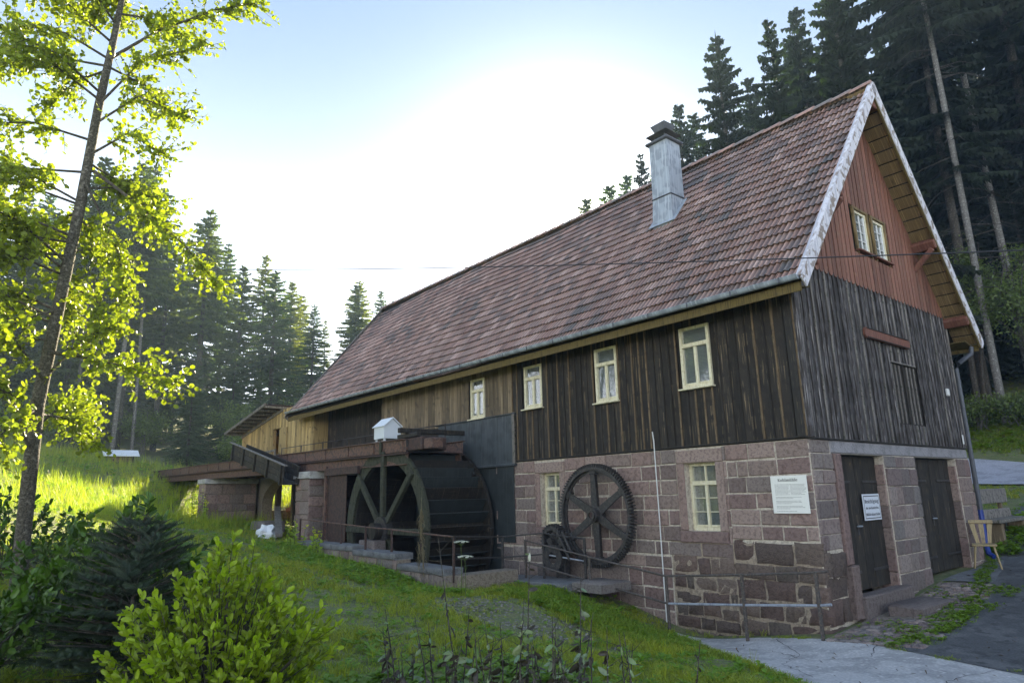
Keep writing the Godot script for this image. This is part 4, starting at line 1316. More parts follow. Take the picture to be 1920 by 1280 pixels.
# ---------------------------------------------------------------- saw house beyond: boarded upper floor over an open vaulted ground floor
func build_undercroft() -> void:
	var an := thing("saw_house", "ochre boarded annex with a lean-to roof beyond the mill, open vaulted ground floor", "annex", Vector3.ZERO)
	# dark recessed stretch of the upper wall, then the ochre boards
	var rec := part(an, "recessed_wall", holed_wall(FL, -19.0, -13.7, 2.9, 5.05, -0.75, -0.6, []), MT.dark_board3)
	boards(rec, FL, -19.0, -13.7, 0.2, func(_a: float) -> float: return 3.0, func(_a: float) -> float: return 5.0, -0.6, 0.02, [], "dark_board", "", 0.03)
	part(an, "recess_side", box(Vector3(0.06, 2.0, 0.62)), MT.brown_board0, T3(Vector3(-13.7, 3.95, -0.32)))
	part(an, "recess_side", box(Vector3(0.06, 2.0, 0.62)), MT.yellow_board0, T3(Vector3(-18.98, 3.95, -0.32)))
	part(an, "recess_floor", box(Vector3(5.3, 0.12, 0.7)), MT.brown_board3, T3(Vector3(-16.35, 3.0, -0.3)))
	var hi := func(a: float) -> float:
		if a > -19.9: return 4.9
		return minf(5.35, 5.45 + (a + 22.2) * 0.148)
	var dh := [[-23.15, -22.3, 3.1, 4.62]]
	var yw := part(an, "ochre_wall", box(Vector3(8.0, 0.12, 0.1)), MT.brown_board0, T3(Vector3(-23.0, 2.95, -0.06)))
	boards(yw, FL, -27.0, -19.0, 0.17, func(_a: float) -> float: return 2.95, hi, -0.02, 0.024, dh, "yellow_board", "", 0.03)
	part(an, "ochre_sheathing", holed_wall(FL, -27.0, -19.0, 2.95, 4.72, -0.16, -0.025, dh), MT.yellow_board3)
	part(an, "annex_door", box(Vector3(0.8, 1.5, 0.04)), MT.yellow_board0, T3(Vector3(-21.85, 3.82, 0.04)))
	part(an, "door_beam", box(Vector3(1.5, 0.06, 0.06)), MT.old_wood, T3(Vector3(-22.1, 3.45, 0.35)))
	for x: float in [-24.0, -22.9, -21.4]:
		part(an, "balustrade_post", box(Vector3(0.07, 0.75, 0.07)), MT.old_wood, T3(Vector3(x, 3.3, 0.5)))
	part(an, "balustrade_rail", box(Vector3(2.7, 0.08, 0.05)), MT.old_wood, T3(Vector3(-22.7, 3.62, 0.5)))
	# lean-to roof falling away from the mill, its underside showing the battens
	var up := Vector3(4.95, 0.74, 0).normalized()
	var bs := Basis(up, Vector3(-up.y, up.x, 0), Vector3.BACK)
	var mid := Vector3(-24.6, 5.14, -3.4)
	var rf := part(an, "lean_to_roof", box(Vector3(5.1, 0.03, 8.4)), MT.rust_dark, T3(mid, bs))
	for k in 9:
		lpart(rf, "roof_batten", box(Vector3(0.12, 0.1, 8.3), 0.01), MT.old_wood, T3(Vector3(-2.4 + k * 0.6, -0.066, 0)))
	for z: float in [4.15, 3.4]:
		lpart(rf, "rafter", box(Vector3(5.1, 0.12, 0.06), 0.01), MT.old_wood, T3(Vector3(0, -0.02 if z > 4 else -0.18, z + 0.02)))
	part(an, "annex_end_wall", holed_wall(FG, 0.0, 7.0, 2.86, 4.7, -27.0, -26.85, []), MT.yellow_board1)
	part(an, "end_parapet", holed_wall(FG, 0.5, 6.7, 0.0, 1.25, -27.0, -26.8, []), MT.mortar_dark)
	part(an, "annex_back_wall", holed_wall(FL, -26.8, -19.4, 2.95, 5.2, -7.0, -6.85, []), MT.yellow_board1)
	part(an, "annex_floor", box(Vector3(13.3, 0.16, 6.2)), MT.brown_board3, T3(Vector3(-20.2, 2.86, -3.85)))
	# ground floor: arch of stone, posts, openings to the green behind
	part(an, "arch_wall", arch_mesh(), MT.mortar_dark)
	part(an, "low_wall", holed_wall(FL, -19.3, -13.4, 0.2, 2.86, -0.5, -0.1, []), MT.plaster)
	part(an, "vault_back_wall", holed_wall(FL, -26.8, -13.4, 0.0, 2.78, -7.0, -6.7, [[-25.5, -23.6, 0.9, 2.4], [-22.6, -20.9, 1.0, 2.5], [-19.9, -17.6, 0.9, 2.5], [-16.8, -14.4, 0.8, 2.4]]), MT.mortar_dark)
	part(an, "partition_wall", holed_wall(FG, 0.4, 6.7, 0.0, 2.78, -13.5, -13.3, []), MT.mortar_dark)
	for q in [[-18.6, -2.0], [-18.0, -5.0], [-20.6, -3.6], [-16.2, -4.2], [-22.5, -5.6], [-26.8, -0.7], [-26.8, -1.75], [-26.8, -4.8], [-24.2, -1.5]]:
		part(an, "post", box(Vector3(0.24, 2.4, 0.24), 0.02), MT.black_wood, T3(Vector3(q[0], 1.6, q[1])))
	beam(an, "strut", Vector3(-18.6, 0.8, -2.0), Vector3(-20.6, 2.6, -3.6), 0.14, 0.12, MT.brown_board2)
	beam(an, "strut", Vector3(-20.6, 1.0, -3.6), Vector3(-18.0, 2.2, -5.0), 0.14, 0.1, MT.brown_board2)
	beam(an, "tie_beam", Vector3(-23.5, 1.9, -4.6), Vector3(-15.0, 1.9, -4.6), 0.2, 0.16, MT.black_wood)
	beam(an, "tie_beam", Vector3(-23.5, 1.15, -5.2), Vector3(-15.0, 1.15, -5.2), 0.16, 0.16, MT.yellow_board2)
	beam(an, "stored_beam", Vector3(-26.0, 1.5, -2.2), Vector3(-22.5, 2.3, -2.6), 0.16, 0.2, MT.pine)
	beam(an, "stored_beam", Vector3(-26.2, 1.25, -2.0), Vector3(-22.9, 1.75, -2.4), 0.16, 0.2, MT.red_board2)

func arch_mesh() -> Mesh:
	# stone wall with one wide low arch, between the piers
	var st := ST()
	var x0 := -26.9
	var x1 := -19.3
	var ax0 := -24.1
	var ax1 := -19.7
	var pts := [Vector2(ax0, 0.2), Vector2(ax0, 1.5)]
	for k in 13:
		var a := PI - PI * k / 12.0
		pts.append(Vector2((ax0 + ax1) * 0.5 + cos(a) * (ax1 - ax0) * 0.5, 1.55 + sin(a) * 0.95))
	pts.append(Vector2(ax1, 0.2))
	for k in pts.size() - 1:
		var a: Vector2 = pts[k]
		var b: Vector2 = pts[k + 1]
		if absf(a.x - b.x) < 0.001: continue
		add_prism(st, PackedVector2Array([a, b, Vector2(b.x, 2.86), Vector2(a.x, 2.86)]), -0.5, -0.06)
	add_prism(st, PackedVector2Array([Vector2(x0, 0.2), Vector2(ax0, 0.2), Vector2(ax0, 2.86), Vector2(x0, 2.86)]), -0.5, -0.06)
	add_prism(st, PackedVector2Array([Vector2(ax1, 0.2), Vector2(x1, 0.2), Vector2(x1, 2.86), Vector2(ax1, 2.86)]), -0.5, -0.06)
	return done(st)

# ---------------------------------------------------------------- the flume on its piers
func flume_y(x: float) -> float: return 3.03 + 0.0125 * (-8.8 - x)

func build_flume() -> void:
	var fl := thing("flume", "long rusty riveted steel flume carried on stone piers to the water wheel", "flume", Vector3.ZERO)
	var xr := -8.8
	var xl := -38.5
	var seg := 5
	for s in seg:
		var a := lerpf(xr, xl, s / float(seg))
		var b := lerpf(xr, xl, (s + 1) / float(seg)) + 0.012
		for side: float in [2.0, 0.35]:
			var o := 1.0 if side > 1 else -1.0
			var va := Vector3(a, flume_y(a), side)
			var vb := Vector3(b, flume_y(b), side)
			beam(fl, "side_plate", va + Vector3(0, -0.15, 0), vb + Vector3(0, -0.15, 0), 0.29, 0.02, MT.rust)
			beam(fl, "top_flange", va, vb, 0.022, 0.13, MT.rust)
			beam(fl, "lower_girder", va + Vector3(0, -0.47, -0.06 * o), vb + Vector3(0, -0.47, -0.06 * o), 0.24, 0.02, MT.rust)
			beam(fl, "girder_flange", va + Vector3(0, -0.335, -0.02 * o), vb + Vector3(0, -0.335, -0.02 * o), 0.035, 0.16, MT.rust_dark)
			beam(fl, "girder_flange", va + Vector3(0, -0.59, -0.05 * o), vb + Vector3(0, -0.59, -0.05 * o), 0.025, 0.15, MT.rust)
		beam(fl, "bottom_plate", Vector3(a, flume_y(a) - 0.3, 1.17), Vector3(b, flume_y(b) - 0.3, 1.17), 0.02, 1.6, MT.rust_dark)
	var x := xr - 0.1
	while x > xl:
		for side: float in [2.018, 0.332]:
			part(fl, "stiffener", box(Vector3(0.012, 0.25, 0.05), 0.003), MT.rust, T3(Vector3(x, flume_y(x) - 0.15, side)))
		x -= 1.45
	# outlet: the dark sluice box over the wheel
	part(fl, "outlet_box", box(Vector3(0.62, 0.3, 0.7), 0.02), MT.rust_dark, T3(Vector3(-8.5, 2.9, 1.6)))
	part(fl, "outlet_plate", box(Vector3(0.36, 0.24, 0.3), 0.015), MT.rust, T3(Vector3(-8.0, 2.88, 1.75)))
	part(fl, "sluice_beam", box(Vector3(0.9, 0.1, 0.12), 0.01), MT.black_wood, T3(Vector3(-8.85, 3.12, 1.9)))
	part(fl, "sluice_beam", box(Vector3(0.1, 0.12, 1.9), 0.01), MT.black_wood, T3(Vector3(-8.9, 3.24, 1.2)))
	part(fl, "steel_hanger", box(Vector3(0.09, 0.3, 0.06), 0.01), MT.mossy_wood, T3(Vector3(-9.95, 2.9, 2.05)))
	# thin hand rail along the flume
	for k in 7:
		var px := -9.5 - k * 1.9
		part(fl, "rail_post", box(Vector3(0.03, 0.5, 0.03), 0.005), MT.iron, T3(Vector3(px, flume_y(px) + 0.25, 0.42)))
	part(fl, "hand_rail", tube([Vector3(-9.5, flume_y(-9.5) + 0.48, 0.42), Vector3(-20.9, flume_y(-20.9) + 0.48, 0.42)], [0.014], 5), MT.iron)
	# piers
	for q in [[-14.45, 0.62, 1.0, 0.55], [-24.9, 0.8, 0.9, 0.1]]:
		var pr := thing("flume_pier", "%s stone pier with a pale cap under the rusty flume" % ("nearer right-hand" if q[0] > -20 else "farther left-hand"), "pier", Vector3(q[0], 0, 0), "flume piers")
		var y1: float = flume_y(q[0]) - 0.61
		var y0: float = H0(q[0], 2.4) - 0.5
		var zf := 2.18
		var zb: float = q[3]
		part(pr, "pier_core", box(Vector3(q[2] - 0.05, y1 - y0, zf - zb)), MT.mortar_dark, T3(Vector3(0, (y0 + y1) * 0.5 - 0.1, (zf + zb) * 0.5 - 0.03)))
		part(pr, "pier_cap", stone_mesh(Vector3(q[2] + 0.22, 0.2, zf - zb + 0.1), 0.008), MT.cap_stone, T3(Vector3(0, y1 - 0.1, (zf + zb) * 0.5)))
		var F := Transform3D(Basis.IDENTITY, Vector3(0, 0, zf))
		courses(pr, F, -q[2] * 0.5, q[2] * 0.5, y0, y1 - 0.2, Vector2(0.26, 0.4), Vector2(0.35, 0.6), -0.02, 0.01, 0.02, [], "stone")
		var F2 := Transform3D(FG.basis, Vector3(q[2] * 0.5, 0, zf))
		courses(pr, F2, 0.0, zf - zb, y0, y1 - 0.2, Vector2(0.26, 0.4), Vector2(0.4, 0.7), -0.02, 0.01, 0.02, [], "stone")
	# the little white house on the flume
	var wh := thing("white_house_model", "small white gabled house model standing on the rusty flume", "model house", Vector3(-10.22, flume_y(-10.1) + 0.1, 1.72))
	part(wh, "house_body", prism(PackedVector2Array([Vector2(-0.24, 0), Vector2(0.24, 0), Vector2(0.24, 0.3), Vector2(0, 0.5), Vector2(-0.24, 0.3)]), -0.26, 0.26), MT.house_white, T3(Vector3.ZERO, FG.basis))
	for sg: float in [-1.0, 1.0]:
		part(wh, "roof_half", box(Vector3(0.62, 0.02, 0.37), 0.004), MT.house_roof, T3(Vector3(0, 0.415, sg * 0.135), Basis(Vector3.RIGHT, sg * 0.695)))
	for k in 4:
		part(wh, "foot", box(Vector3(0.05, 0.14, 0.05), 0.005), MT.house_white, T3(Vector3(0.2 * (1 if k % 2 else -1), -0.05, 0.19 * (1 if k > 1 else -1))))
	part(wh, "base_board", box(Vector3(0.75, 0.035, 0.56), 0.006), MT.old_wood, T3(Vector3(0, -0.085, 0)))
	# the broken wooden chute leaning on the pier
	var ca := Vector3(-19.7, 3.42, 2.45)
	var cb := Vector3(-14.6, 2.38, 2.45)
	var chx := beam_xf(ca, cb)
	var ch := thing("wooden_chute", "dark weathered wooden chute leaning from the flume down to the pier", "chute", Vector3.ZERO)
	ch.transform = chx
	var L := (cb - ca).length()
	for k in 3:
		part(ch, "side_board", box(Vector3(L - 0.15 * k, 0.17, 0.04), 0.008), MT["dark_board%d" % (k % 3)], T3(Vector3(0.05 * k, -0.16 + k * 0.18, 0.24)))
		part(ch, "side_board", box(Vector3(L - 0.1 * k, 0.17, 0.04), 0.008), MT["dark_board%d" % ((k + 1) % 3)], T3(Vector3(0, -0.16 + k * 0.18, -0.24)))
		part(ch, "bottom_board", box(Vector3(L, 0.035, 0.15), 0.008), MT.dark_board1, T3(Vector3(0, -0.25, -0.16 + k * 0.16)))
	for k in 5:
		part(ch, "chute_rib", box(Vector3(0.08, 0.56, 0.06), 0.01), MT.black_wood, T3(Vector3(-L * 0.5 + 0.3 + k * L / 4.4, 0.0, 0.29)))
	part(ch, "top_rail", box(Vector3(L + 0.2, 0.03, 0.12), 0.008), MT.old_wood, T3(Vector3(0, 0.31, 0.25)))
	# litter under the flume
	var gy := H0(-15.6, 2.4)
	var pk := beam(self, "fallen_plank", Vector3(-17.9, gy + 0.85, 1.6), Vector3(-14.6, gy + 0.1, 2.75), 0.1, 0.2, MT.old_wood)
	tag(pk, "weathered plank lying slanted on the grass under the chute", "plank")
	var pk2 := beam(self, "leaning_plank", Vector3(-15.3, gy + 0.1, 2.0), Vector3(-14.55, gy + 1.55, 1.7), 0.05, 0.2, MT.old_wood)
	tag(pk2, "upright plank leaning against the nearer stone pier", "plank")
	var sb := part(self, "stone_trough", stone_mesh(Vector3(1.2, 0.45, 0.7), 0.02), MT.graystone5, T3(Vector3(-17.6, gy + 0.2, 2.0)))
	tag(sb, "rough squared stone block in the grass under the flume", "stone")
	var sk := part(self, "white_sack", blob(Vector3(0.42, 0.24, 0.3), 0.3), MT.sack, T3(Vector3(-15.6, gy + 0.12, 2.75)))
	tag(sk, "crumpled white plastic sack beside the fallen plank", "sack")
	# steel frame with rusty sheet left of the wheel
	var fr := thing("steel_frame", "rusty steel frame with a dark sheet between the stone pier and the wheel", "frame", Vector3.ZERO)
	part(fr, "frame_post", box(Vector3(0.08, 2.3, 0.08), 0.008), MT.rust, T3(Vector3(-13.1, 1.45, 2.05)))
	part(fr, "frame_beam", box(Vector3(2.0, 0.2, 0.1), 0.008), MT.rust_dark, T3(Vector3(-12.1, 2.42, 2.05)))
	part(fr, "frame_sheet", box(Vector3(1.15, 2.3, 0.02), 0.004), MT.rust_dark, T3(Vector3(-12.5, 1.2, 1.98)))
	part(fr, "return_sheet", box(Vector3(0.02, 2.3, 1.8), 0.004), MT.rust_dark, T3(Vector3(-13.1, 1.2, 1.05)))
	# the notice stand on the far meadow
	var ns := thing("weather_roof", "small pale roof on a low stand at the far edge of the meadow", "stand", Vector3(-36.2, H0(-36.2, 3.4), 3.4))
	part(ns, "stand_roof", box(Vector3(0.7, 0.05, 1.7), 0.01), MT.house_roof, T3(Vector3(0.15, 0.62, 0), Basis(Vector3.BACK, -0.5)))
	for z: float in [-0.6, 0.6]:
		part(ns, "stand_post", box(Vector3(0.1, 1.0, 0.1), 0.01), MT.old_wood, T3(Vector3(0, 0.1, z)))
	part(ns, "stand_panel", box(Vector3(0.06, 0.3, 1.3), 0.01), MT.brown_board1, T3(Vector3(0.02, 0.3, 0)))

func blob(r: Vector3, rough: float) -> Mesh:
	var st := ST()
	var g := []
	for j in 9:
		var row := []
		for i in 14:
			var th := PI * j / 8.0
			var ph := TAU * i / 14.0
			var k := 1.0 + rng.randf_range(-1, 1) * rough
			row.append(Vector3(sin(th) * cos(ph) * r.x, cos(th) * r.y, sin(th) * sin(ph) * r.z) * (k if j > 0 and j < 8 else 1.0))
		g.append(row)
	for j in 8:
		for i in 14:
			quad(st, g[j][i], g[j][(i + 1) % 14], g[j + 1][(i + 1) % 14], g[j + 1][i], Vector3.ZERO)
	return done(st)

# ---------------------------------------------------------------- the water wheel
func ring_piece(r0: float, r1: float, a0: float, a1: float, z0: float, z1: float, n: int) -> Mesh:
	var st := ST()
	for k in n:
		var a := lerpf(a0, a1, k / float(n))
		var b := lerpf(a0, a1, (k + 1) / float(n))
		add_prism(st, PackedVector2Array([Vector2(cos(a), sin(a)) * r0, Vector2(cos(b), sin(b)) * r0, Vector2(cos(b), sin(b)) * r1, Vector2(cos(a), sin(a)) * r1]), z0, z1)
	return done(st)

func build_wheel() -> void:
	var R := 2.0
	var wl := thing("water_wheel", "big wooden overshot water wheel with heavy arms below the rusty flume", "water wheel", Vector3(-9.87, 0.9, 0.0))
	for z: float in [0.16, 1.93]:
		for k in 8:
			var a := TAU * k / 8 + 0.02
			part(wl, "rim_segment", ring_piece(R - 0.33, R, a, a + TAU / 8 - 0.012, z - 0.035 - 0.004 * (k % 2), z + 0.035 + 0.004 * (k % 2), 5), MT.mossy_wood if z > 1 else MT.black_wood)
	# sole boards and buckets
	for k in 40:
		var a := TAU * k / 40
		var c := Vector3(cos(a), sin(a), 0)
		var b := Basis(Vector3(-sin(a), cos(a), 0), c, Vector3(0, 0, 1).cross(Vector3.ZERO) + Vector3(0, 0, -1))
		part(wl, "sole_board", box(Vector3(0.258, 0.03, 1.7), 0.004), MT.black_wood, T3(c * (R - 0.33) + Vector3(0, 0, 1.045), b))
		var dirv := (c * 0.8 + Vector3(-sin(a), cos(a), 0) * 0.6).normalized()
		part(wl, "bucket_board", box(Vector3(0.025, 0.34, 1.69), 0.004), MT.tar_dark if k % 3 else MT.black_wood, T3(c * (R - 0.18) + Vector3(0, 0, 1.045), Basis(dirv.cross(Vector3(0, 0, -1)), dirv, Vector3(0, 0, -1))))
	for z: float in [0.2, 2.0]:
		for k in 8:
			var a := TAU * k / 8 + PI / 2
			var d := Vector3(cos(a), sin(a), 0)
			beam(wl, "wheel_arm", d * 0.12 + Vector3(0, 0, z), d * (R - 0.1) + Vector3(0, 0, z), 0.145 if k else 0.16, 0.1, MT.mossy_wood if z > 1 else MT.black_wood, 0.012, Vector3(-sin(a), cos(a), 0))
	part(wl, "axle", tube([Vector3(0, 0, -0.2), Vector3(0, 0, 2.3)], [0.2], 14), MT.black_wood)
	part(wl, "axle_hub", tube([Vector3(0, 0, 1.9), Vector3(0, 0, 2.1)], [0.34], 14), MT.iron)
	var bl := part(self, "bearing_block", stone_mesh(Vector3(0.8, 0.95, 0.3), 0.02), MT.graystone3, T3(Vector3(-9.87, 0.22, 2.28)))
	tag(bl, "stone block carrying the axle of the water wheel", "stone")
	# the pit: outer wall with its coping, floor, water
	var pit := thing("pit_wall", "low mossy stone wall edging the wheel pit below the thin railing", "wall", Vector3.ZERO)
	var runs := [[-13.2, -9.9, 0.58, 2.55], [-9.9, -7.9, 0.5, 2.55], [-7.9, -6.1, 0.3, 2.5]]
	for q in runs:
		var w: float = q[1] - q[0]
		part(pit, "wall_core", box(Vector3(w - 0.01, 1.9, 0.34)), MT.mortar_dark, T3(Vector3((q[0] + q[1]) * 0.5, q[2] - 1.06, q[3])))
		courses(pit, Transform3D(Basis.IDENTITY, Vector3(0, 0, q[3] + 0.17)), q[0], q[1], q[2] - 0.85, q[2] - 0.11, Vector2(0.2, 0.3), Vector2(0.35, 0.7), 0.0, 0.012, 0.02, [], "graystone")
		var a: float = q[0]
		while a < q[1] - 0.1:
			var cw := minf(rng.randf_range(0.8, 1.2), q[1] - a)
			part(pit, "coping_stone", stone_mesh(Vector3(cw - 0.015, 0.13, 0.46), 0.012), MT.slab, T3(Vector3(a + cw * 0.5, q[2] - 0.05, q[3])))
			a += cw
	part(pit, "end_wall", box(Vector3(0.4, 1.6, 1.5)), MT.mortar_dark, T3(Vector3(-6.15, -0.62, 1.75)))
	part(pit, "end_wall", box(Vector3(0.4, 2.4, 2.6)), MT.mortar_dark, T3(Vector3(-13.2, -0.6, 1.2)))
	var wt := struct("pit_water", box(Vector3(6.6, 0.04, 2.3)), MT.dark_void)
	wt.position = Vector3(-9.7, -1.15, 1.2)

# ---------------------------------------------------------------- the big gear on the wall
func build_gear() -> void:
	var R := 0.93
	var g := thing("gear_wheel", "large black cast-iron gear wheel with six arms hung on the stone wall", "gear wheel", Vector3(-4.38, 1.245, 0.0))
	part(g, "gear_rim", ring_piece(R - 0.055, R, 0, TAU, 0.19, 0.33, 60), MT.iron)
	part(g, "rim_web", ring_piece(R - 0.1, R - 0.05, 0, TAU, 0.24, 0.27, 60), MT.iron)
	var tt := ST()
	for k in 100:
		var a := TAU * k / 100
		add_prism(tt, PackedVector2Array([Vector2(R - 0.003, -0.018), Vector2(R + 0.075, -0.009), Vector2(R + 0.075, 0.009), Vector2(R - 0.003, 0.018)]), 0.195, 0.325, T3(Vector3.ZERO, Basis(Vector3.BACK, a)))
	part(g, "gear_teeth", done(tt), MT.iron).set_meta("kind", "stuff")
	for k in 6:
		var a := PI / 2 + TAU * k / 6 + 0.03
		var b := Basis(Vector3.BACK, a)
		var sp := part(g, "gear_arm", prism(PackedVector2Array([Vector2(0.1, -0.085), Vector2(R - 0.06, -0.055), Vector2(R - 0.06, 0.055), Vector2(0.1, 0.085)]), 0.255, 0.29), MT.iron, T3(Vector3.ZERO, b))
		lpart(sp, "arm_rib", prism(PackedVector2Array([Vector2(0.1, -0.02), Vector2(R - 0.06, -0.015), Vector2(R - 0.06, 0.015), Vector2(0.1, 0.02)]), 0.16, 0.256), MT.iron)
		lpart(sp, "arm_foot", box(Vector3(0.1, 0.16, 0.13), 0.012), MT.iron, T3(Vector3(R - 0.09, 0, 0.24)))
	part(g, "gear_hub", tube([Vector3(0, 0, 0.12), Vector3(0, 0, 0.38)], [0.135], 20), MT.iron)
	part(g, "hub_ring", ring_piece(0.06, 0.1, 0, TAU, 0.37, 0.42, 20), MT.iron)
	part(g, "wall_axle", tube([Vector3(0, 0, -0.15), Vector3(0, 0, 0.395)], [0.058], 14), MT.rust_dark)
	# smaller castings at its foot
	var p := thing("pinion_gear", "small black iron pinion with holed plates below the left of the big gear", "gear", Vector3(-5.45, 0.72, 0.42))
	part(p, "pinion_rim", ring_piece(0.22, 0.3, 0, TAU, -0.09, 0.09, 26), MT.iron)
	var pt := ST()
	for k in 28:
		add_prism(pt, PackedVector2Array([Vector2(0.297, -0.02), Vector2(0.35, -0.01), Vector2(0.35, 0.01), Vector2(0.297, 0.02)]), -0.085, 0.085, T3(Vector3.ZERO, Basis(Vector3.BACK, TAU * k / 28)))
	part(p, "pinion_teeth", done(pt), MT.iron).set_meta("kind", "stuff")
	for k in 4:
		part(p, "pinion_arm", box(Vector3(0.46, 0.07, 0.05), 0.01), MT.iron, T3(Vector3.ZERO, Basis(Vector3.BACK, PI * k / 4)))
	part(p, "pinion_hub", tube([Vector3(0, 0, -0.5), Vector3(0, 0, 0.14)], [0.07], 14), MT.iron)
	part(p, "bearing_plate", ring_piece(0.12, 0.27, 0, TAU, 0.12, 0.15, 20), MT.iron, T3(Vector3(0.08, -0.32, 0)))
	part(p, "bearing_stand", box(Vector3(0.3, 0.75, 0.16), 0.02), MT.iron, T3(Vector3(0.02, -0.42, -0.2)))
	beam(p, "brace_rod", Vector3(0.2, 0.2, 0.1), Vector3(0.55, -0.35, 0.1), 0.05, 0.05, MT.iron)
	beam(p, "brace_rod", Vector3(0.35, 0.2, 0.1), Vector3(0.6, -0.2, 0.1), 0.05, 0.05, MT.iron)
	# concrete slab in front of it
	var sl := part(self, "concrete_slab", stone_mesh(Vector3(3.4, 1.0, 0.18), 0.01), MT.slab, T3(Vector3(-6.1, -0.12, 0.62), Basis(Vector3.RIGHT, -PI / 2).rotated(Vector3.BACK, 0.03)))
	tag(sl, "grey concrete slab bridging the pit along the stone wall", "slab")
	var sl2 := part(self, "stone_slab", stone_mesh(Vector3(0.75, 0.8, 0.16), 0.014), MT.graystone5, T3(Vector3(-4.0, -0.02, 0.6), Basis(Vector3.RIGHT, -PI / 2)))
	tag(sl2, "short stone slab with a dark gap beneath it, below the big gear", "slab")

# ---------------------------------------------------------------- railings
func railing(label: String, group: String, tops: Array, drop: Array, rails: Array, r: float, mats: Array) -> void:
	var t := thing("railing", label, "railing", Vector3.ZERO, group)
	for k in tops.size():
		var a: Vector3 = tops[k]
		var b := Vector3(a.x, a.y - drop[k], a.z)
		if drop[k] > 0.0:
			part(t, "rail_post", box(Vector3(0.045, drop[k] + 0.02, 0.045), 0.006), MT[mats[0]], T3((a + b) * 0.5 + Vector3(0, 0.01, 0)))
	for q in rails:
		for k in tops.size() - 1:
			var e := Vector3(0, -q[0], 0.0)
			part(t, "rail", tube([tops[k] + e, tops[k + 1] + e], [r], 7), MT[mats[2] if q[0] > 0.3 and k > 1 else mats[1]])

func build_railings() -> void:
	railing("thin rusty pipe railing on the coping of the wheel pit", "", [Vector3(-13.5, 1.16, 2.58), Vector3(-12.0, 1.11, 2.57), Vector3(-10.95, 1.07, 2.56), Vector3(-9.65, 1.02, 2.56), Vector3(-8.42, 0.99, 2.56), Vector3(-7.2, 0.94, 2.55), Vector3(-6.1, 0.9, 2.5)], [0.55, 0.55, 0.53, 0.52, 0.5, 0.5, 0.85], [[0.0]], 0.018, ["rust_dark", "rust", "pipe_pale"])
	railing("dark two-bar iron railing across the end of the wheel pit", "", [Vector3(-6.1, 0.9, 2.46), Vector3(-6.45, 0.81, 1.0), Vector3(-5.65, 0.88, 0.55), Vector3(-4.5, 0.8, 0.5)], [0.0, 0.95, 0.95, 0.9], [[0.0], [0.42]], 0.016, ["iron", "iron", "pipe_pale"])
	railing("long sloping two-bar pipe railing before the gear wheel and the rubble wall", "", [Vector3(-6.15, 0.72, 0.62), Vector3(-4.27, 0.48, 0.62), Vector3(-2.47, 0.26, 0.62), Vector3(-1.02, 0.38, 0.6), Vector3(0.16, 0.49, 0.58), Vector3(0.34, 0.52, 0.58)], [0.85, 0.8, 0.85, 1.0, 0.9, 0.0], [[0.0], [0.44]], 0.019, ["pipe", "pipe", "pipe_pale"])

# ---------------------------------------------------------------- yard: chair, bench, near things
func build_yard() -> void:
	var c := thing("wooden_chair", "light pine peasant chair with a slatted back beside the second door", "chair", Vector3(0.34, H0(0.3, -6.0) + 0.02, -6.0))
	c.rotation.y = 0.3
	part(c, "seat", box(Vector3(0.42, 0.035, 0.4), 0.012), MT.pine, T3(Vector3(0, 0.45, 0)))
	for q in [[-0.15, 0.14], [0.15, 0.14], [-0.15, -0.14], [0.15, -0.14]]:
		part(c, "leg", tube([Vector3(q[0], 0.45, q[1]), Vector3(q[0] * 1.5, -0.02, q[1] * 1.45)], [0.022, 0.015], 7), MT.pine)
	for k in 3:
		var x := -0.13 + 0.13 * k
		part(c, "back_slat", prism(PackedVector2Array([Vector2(x * 0.75 - 0.03, 0.46), Vector2(x * 0.75 + 0.03, 0.46), Vector2(x * 1.15 + 0.045, 0.84), Vector2(x * 1.15 - 0.045, 0.84)]), -0.012, 0.012), MT.pine, T3(Vector3(0, 0.035, -0.2), Basis(Vector3.RIGHT, -0.16)).translated_local(Vector3(0, -0.03, 0.06)))
	part(c, "back_rail", box(Vector3(0.42, 0.075, 0.03), 0.01), MT.pine, T3(Vector3(0, 0.89, -0.265), Basis(Vector3.RIGHT, -0.16)))
	var b := thing("plank_bench", "heavy weathered plank bench with a back behind the gable corner", "bench", Vector3(-0.15, H0(-0.1, -9.0), -9.0))
	part(b, "back_plank", box(Vector3(0.07, 0.34, 2.2), 0.015), MT.bench_wood, T3(Vector3(-0.1, 0.98, 0)))
	part(b, "back_plank", box(Vector3(0.07, 0.26, 2.25), 0.015), MT.bench_wood, T3(Vector3(-0.08, 0.55, 0)))
	part(b, "seat_plank", box(Vector3(0.42, 0.08, 2.3), 0.015), MT.old_wood, T3(Vector3(0.12, 0.44, 0)))
	for z: float in [-0.8, 0.8]:
		part(b, "bench_leg", box(Vector3(0.34, 0.5, 0.14), 0.015), MT.brown_board1, T3(Vector3(0.1, 0.16, z)))
		part(b, "back_post", box(Vector3(0.08, 0.95, 0.12), 0.012), MT.brown_board1, T3(Vector3(-0.16, 0.55, z)))
	var st := part(self, "boulder", stone_mesh(Vector3(0.5, 0.35, 0.4), 0.06), MT.graystone2, T3(Vector3(-1.6, H0(-1.6, -24.6) + 0.15, -24.6)))
	tag(st, "pale boulder at the top of the grass bank above the road", "boulder")

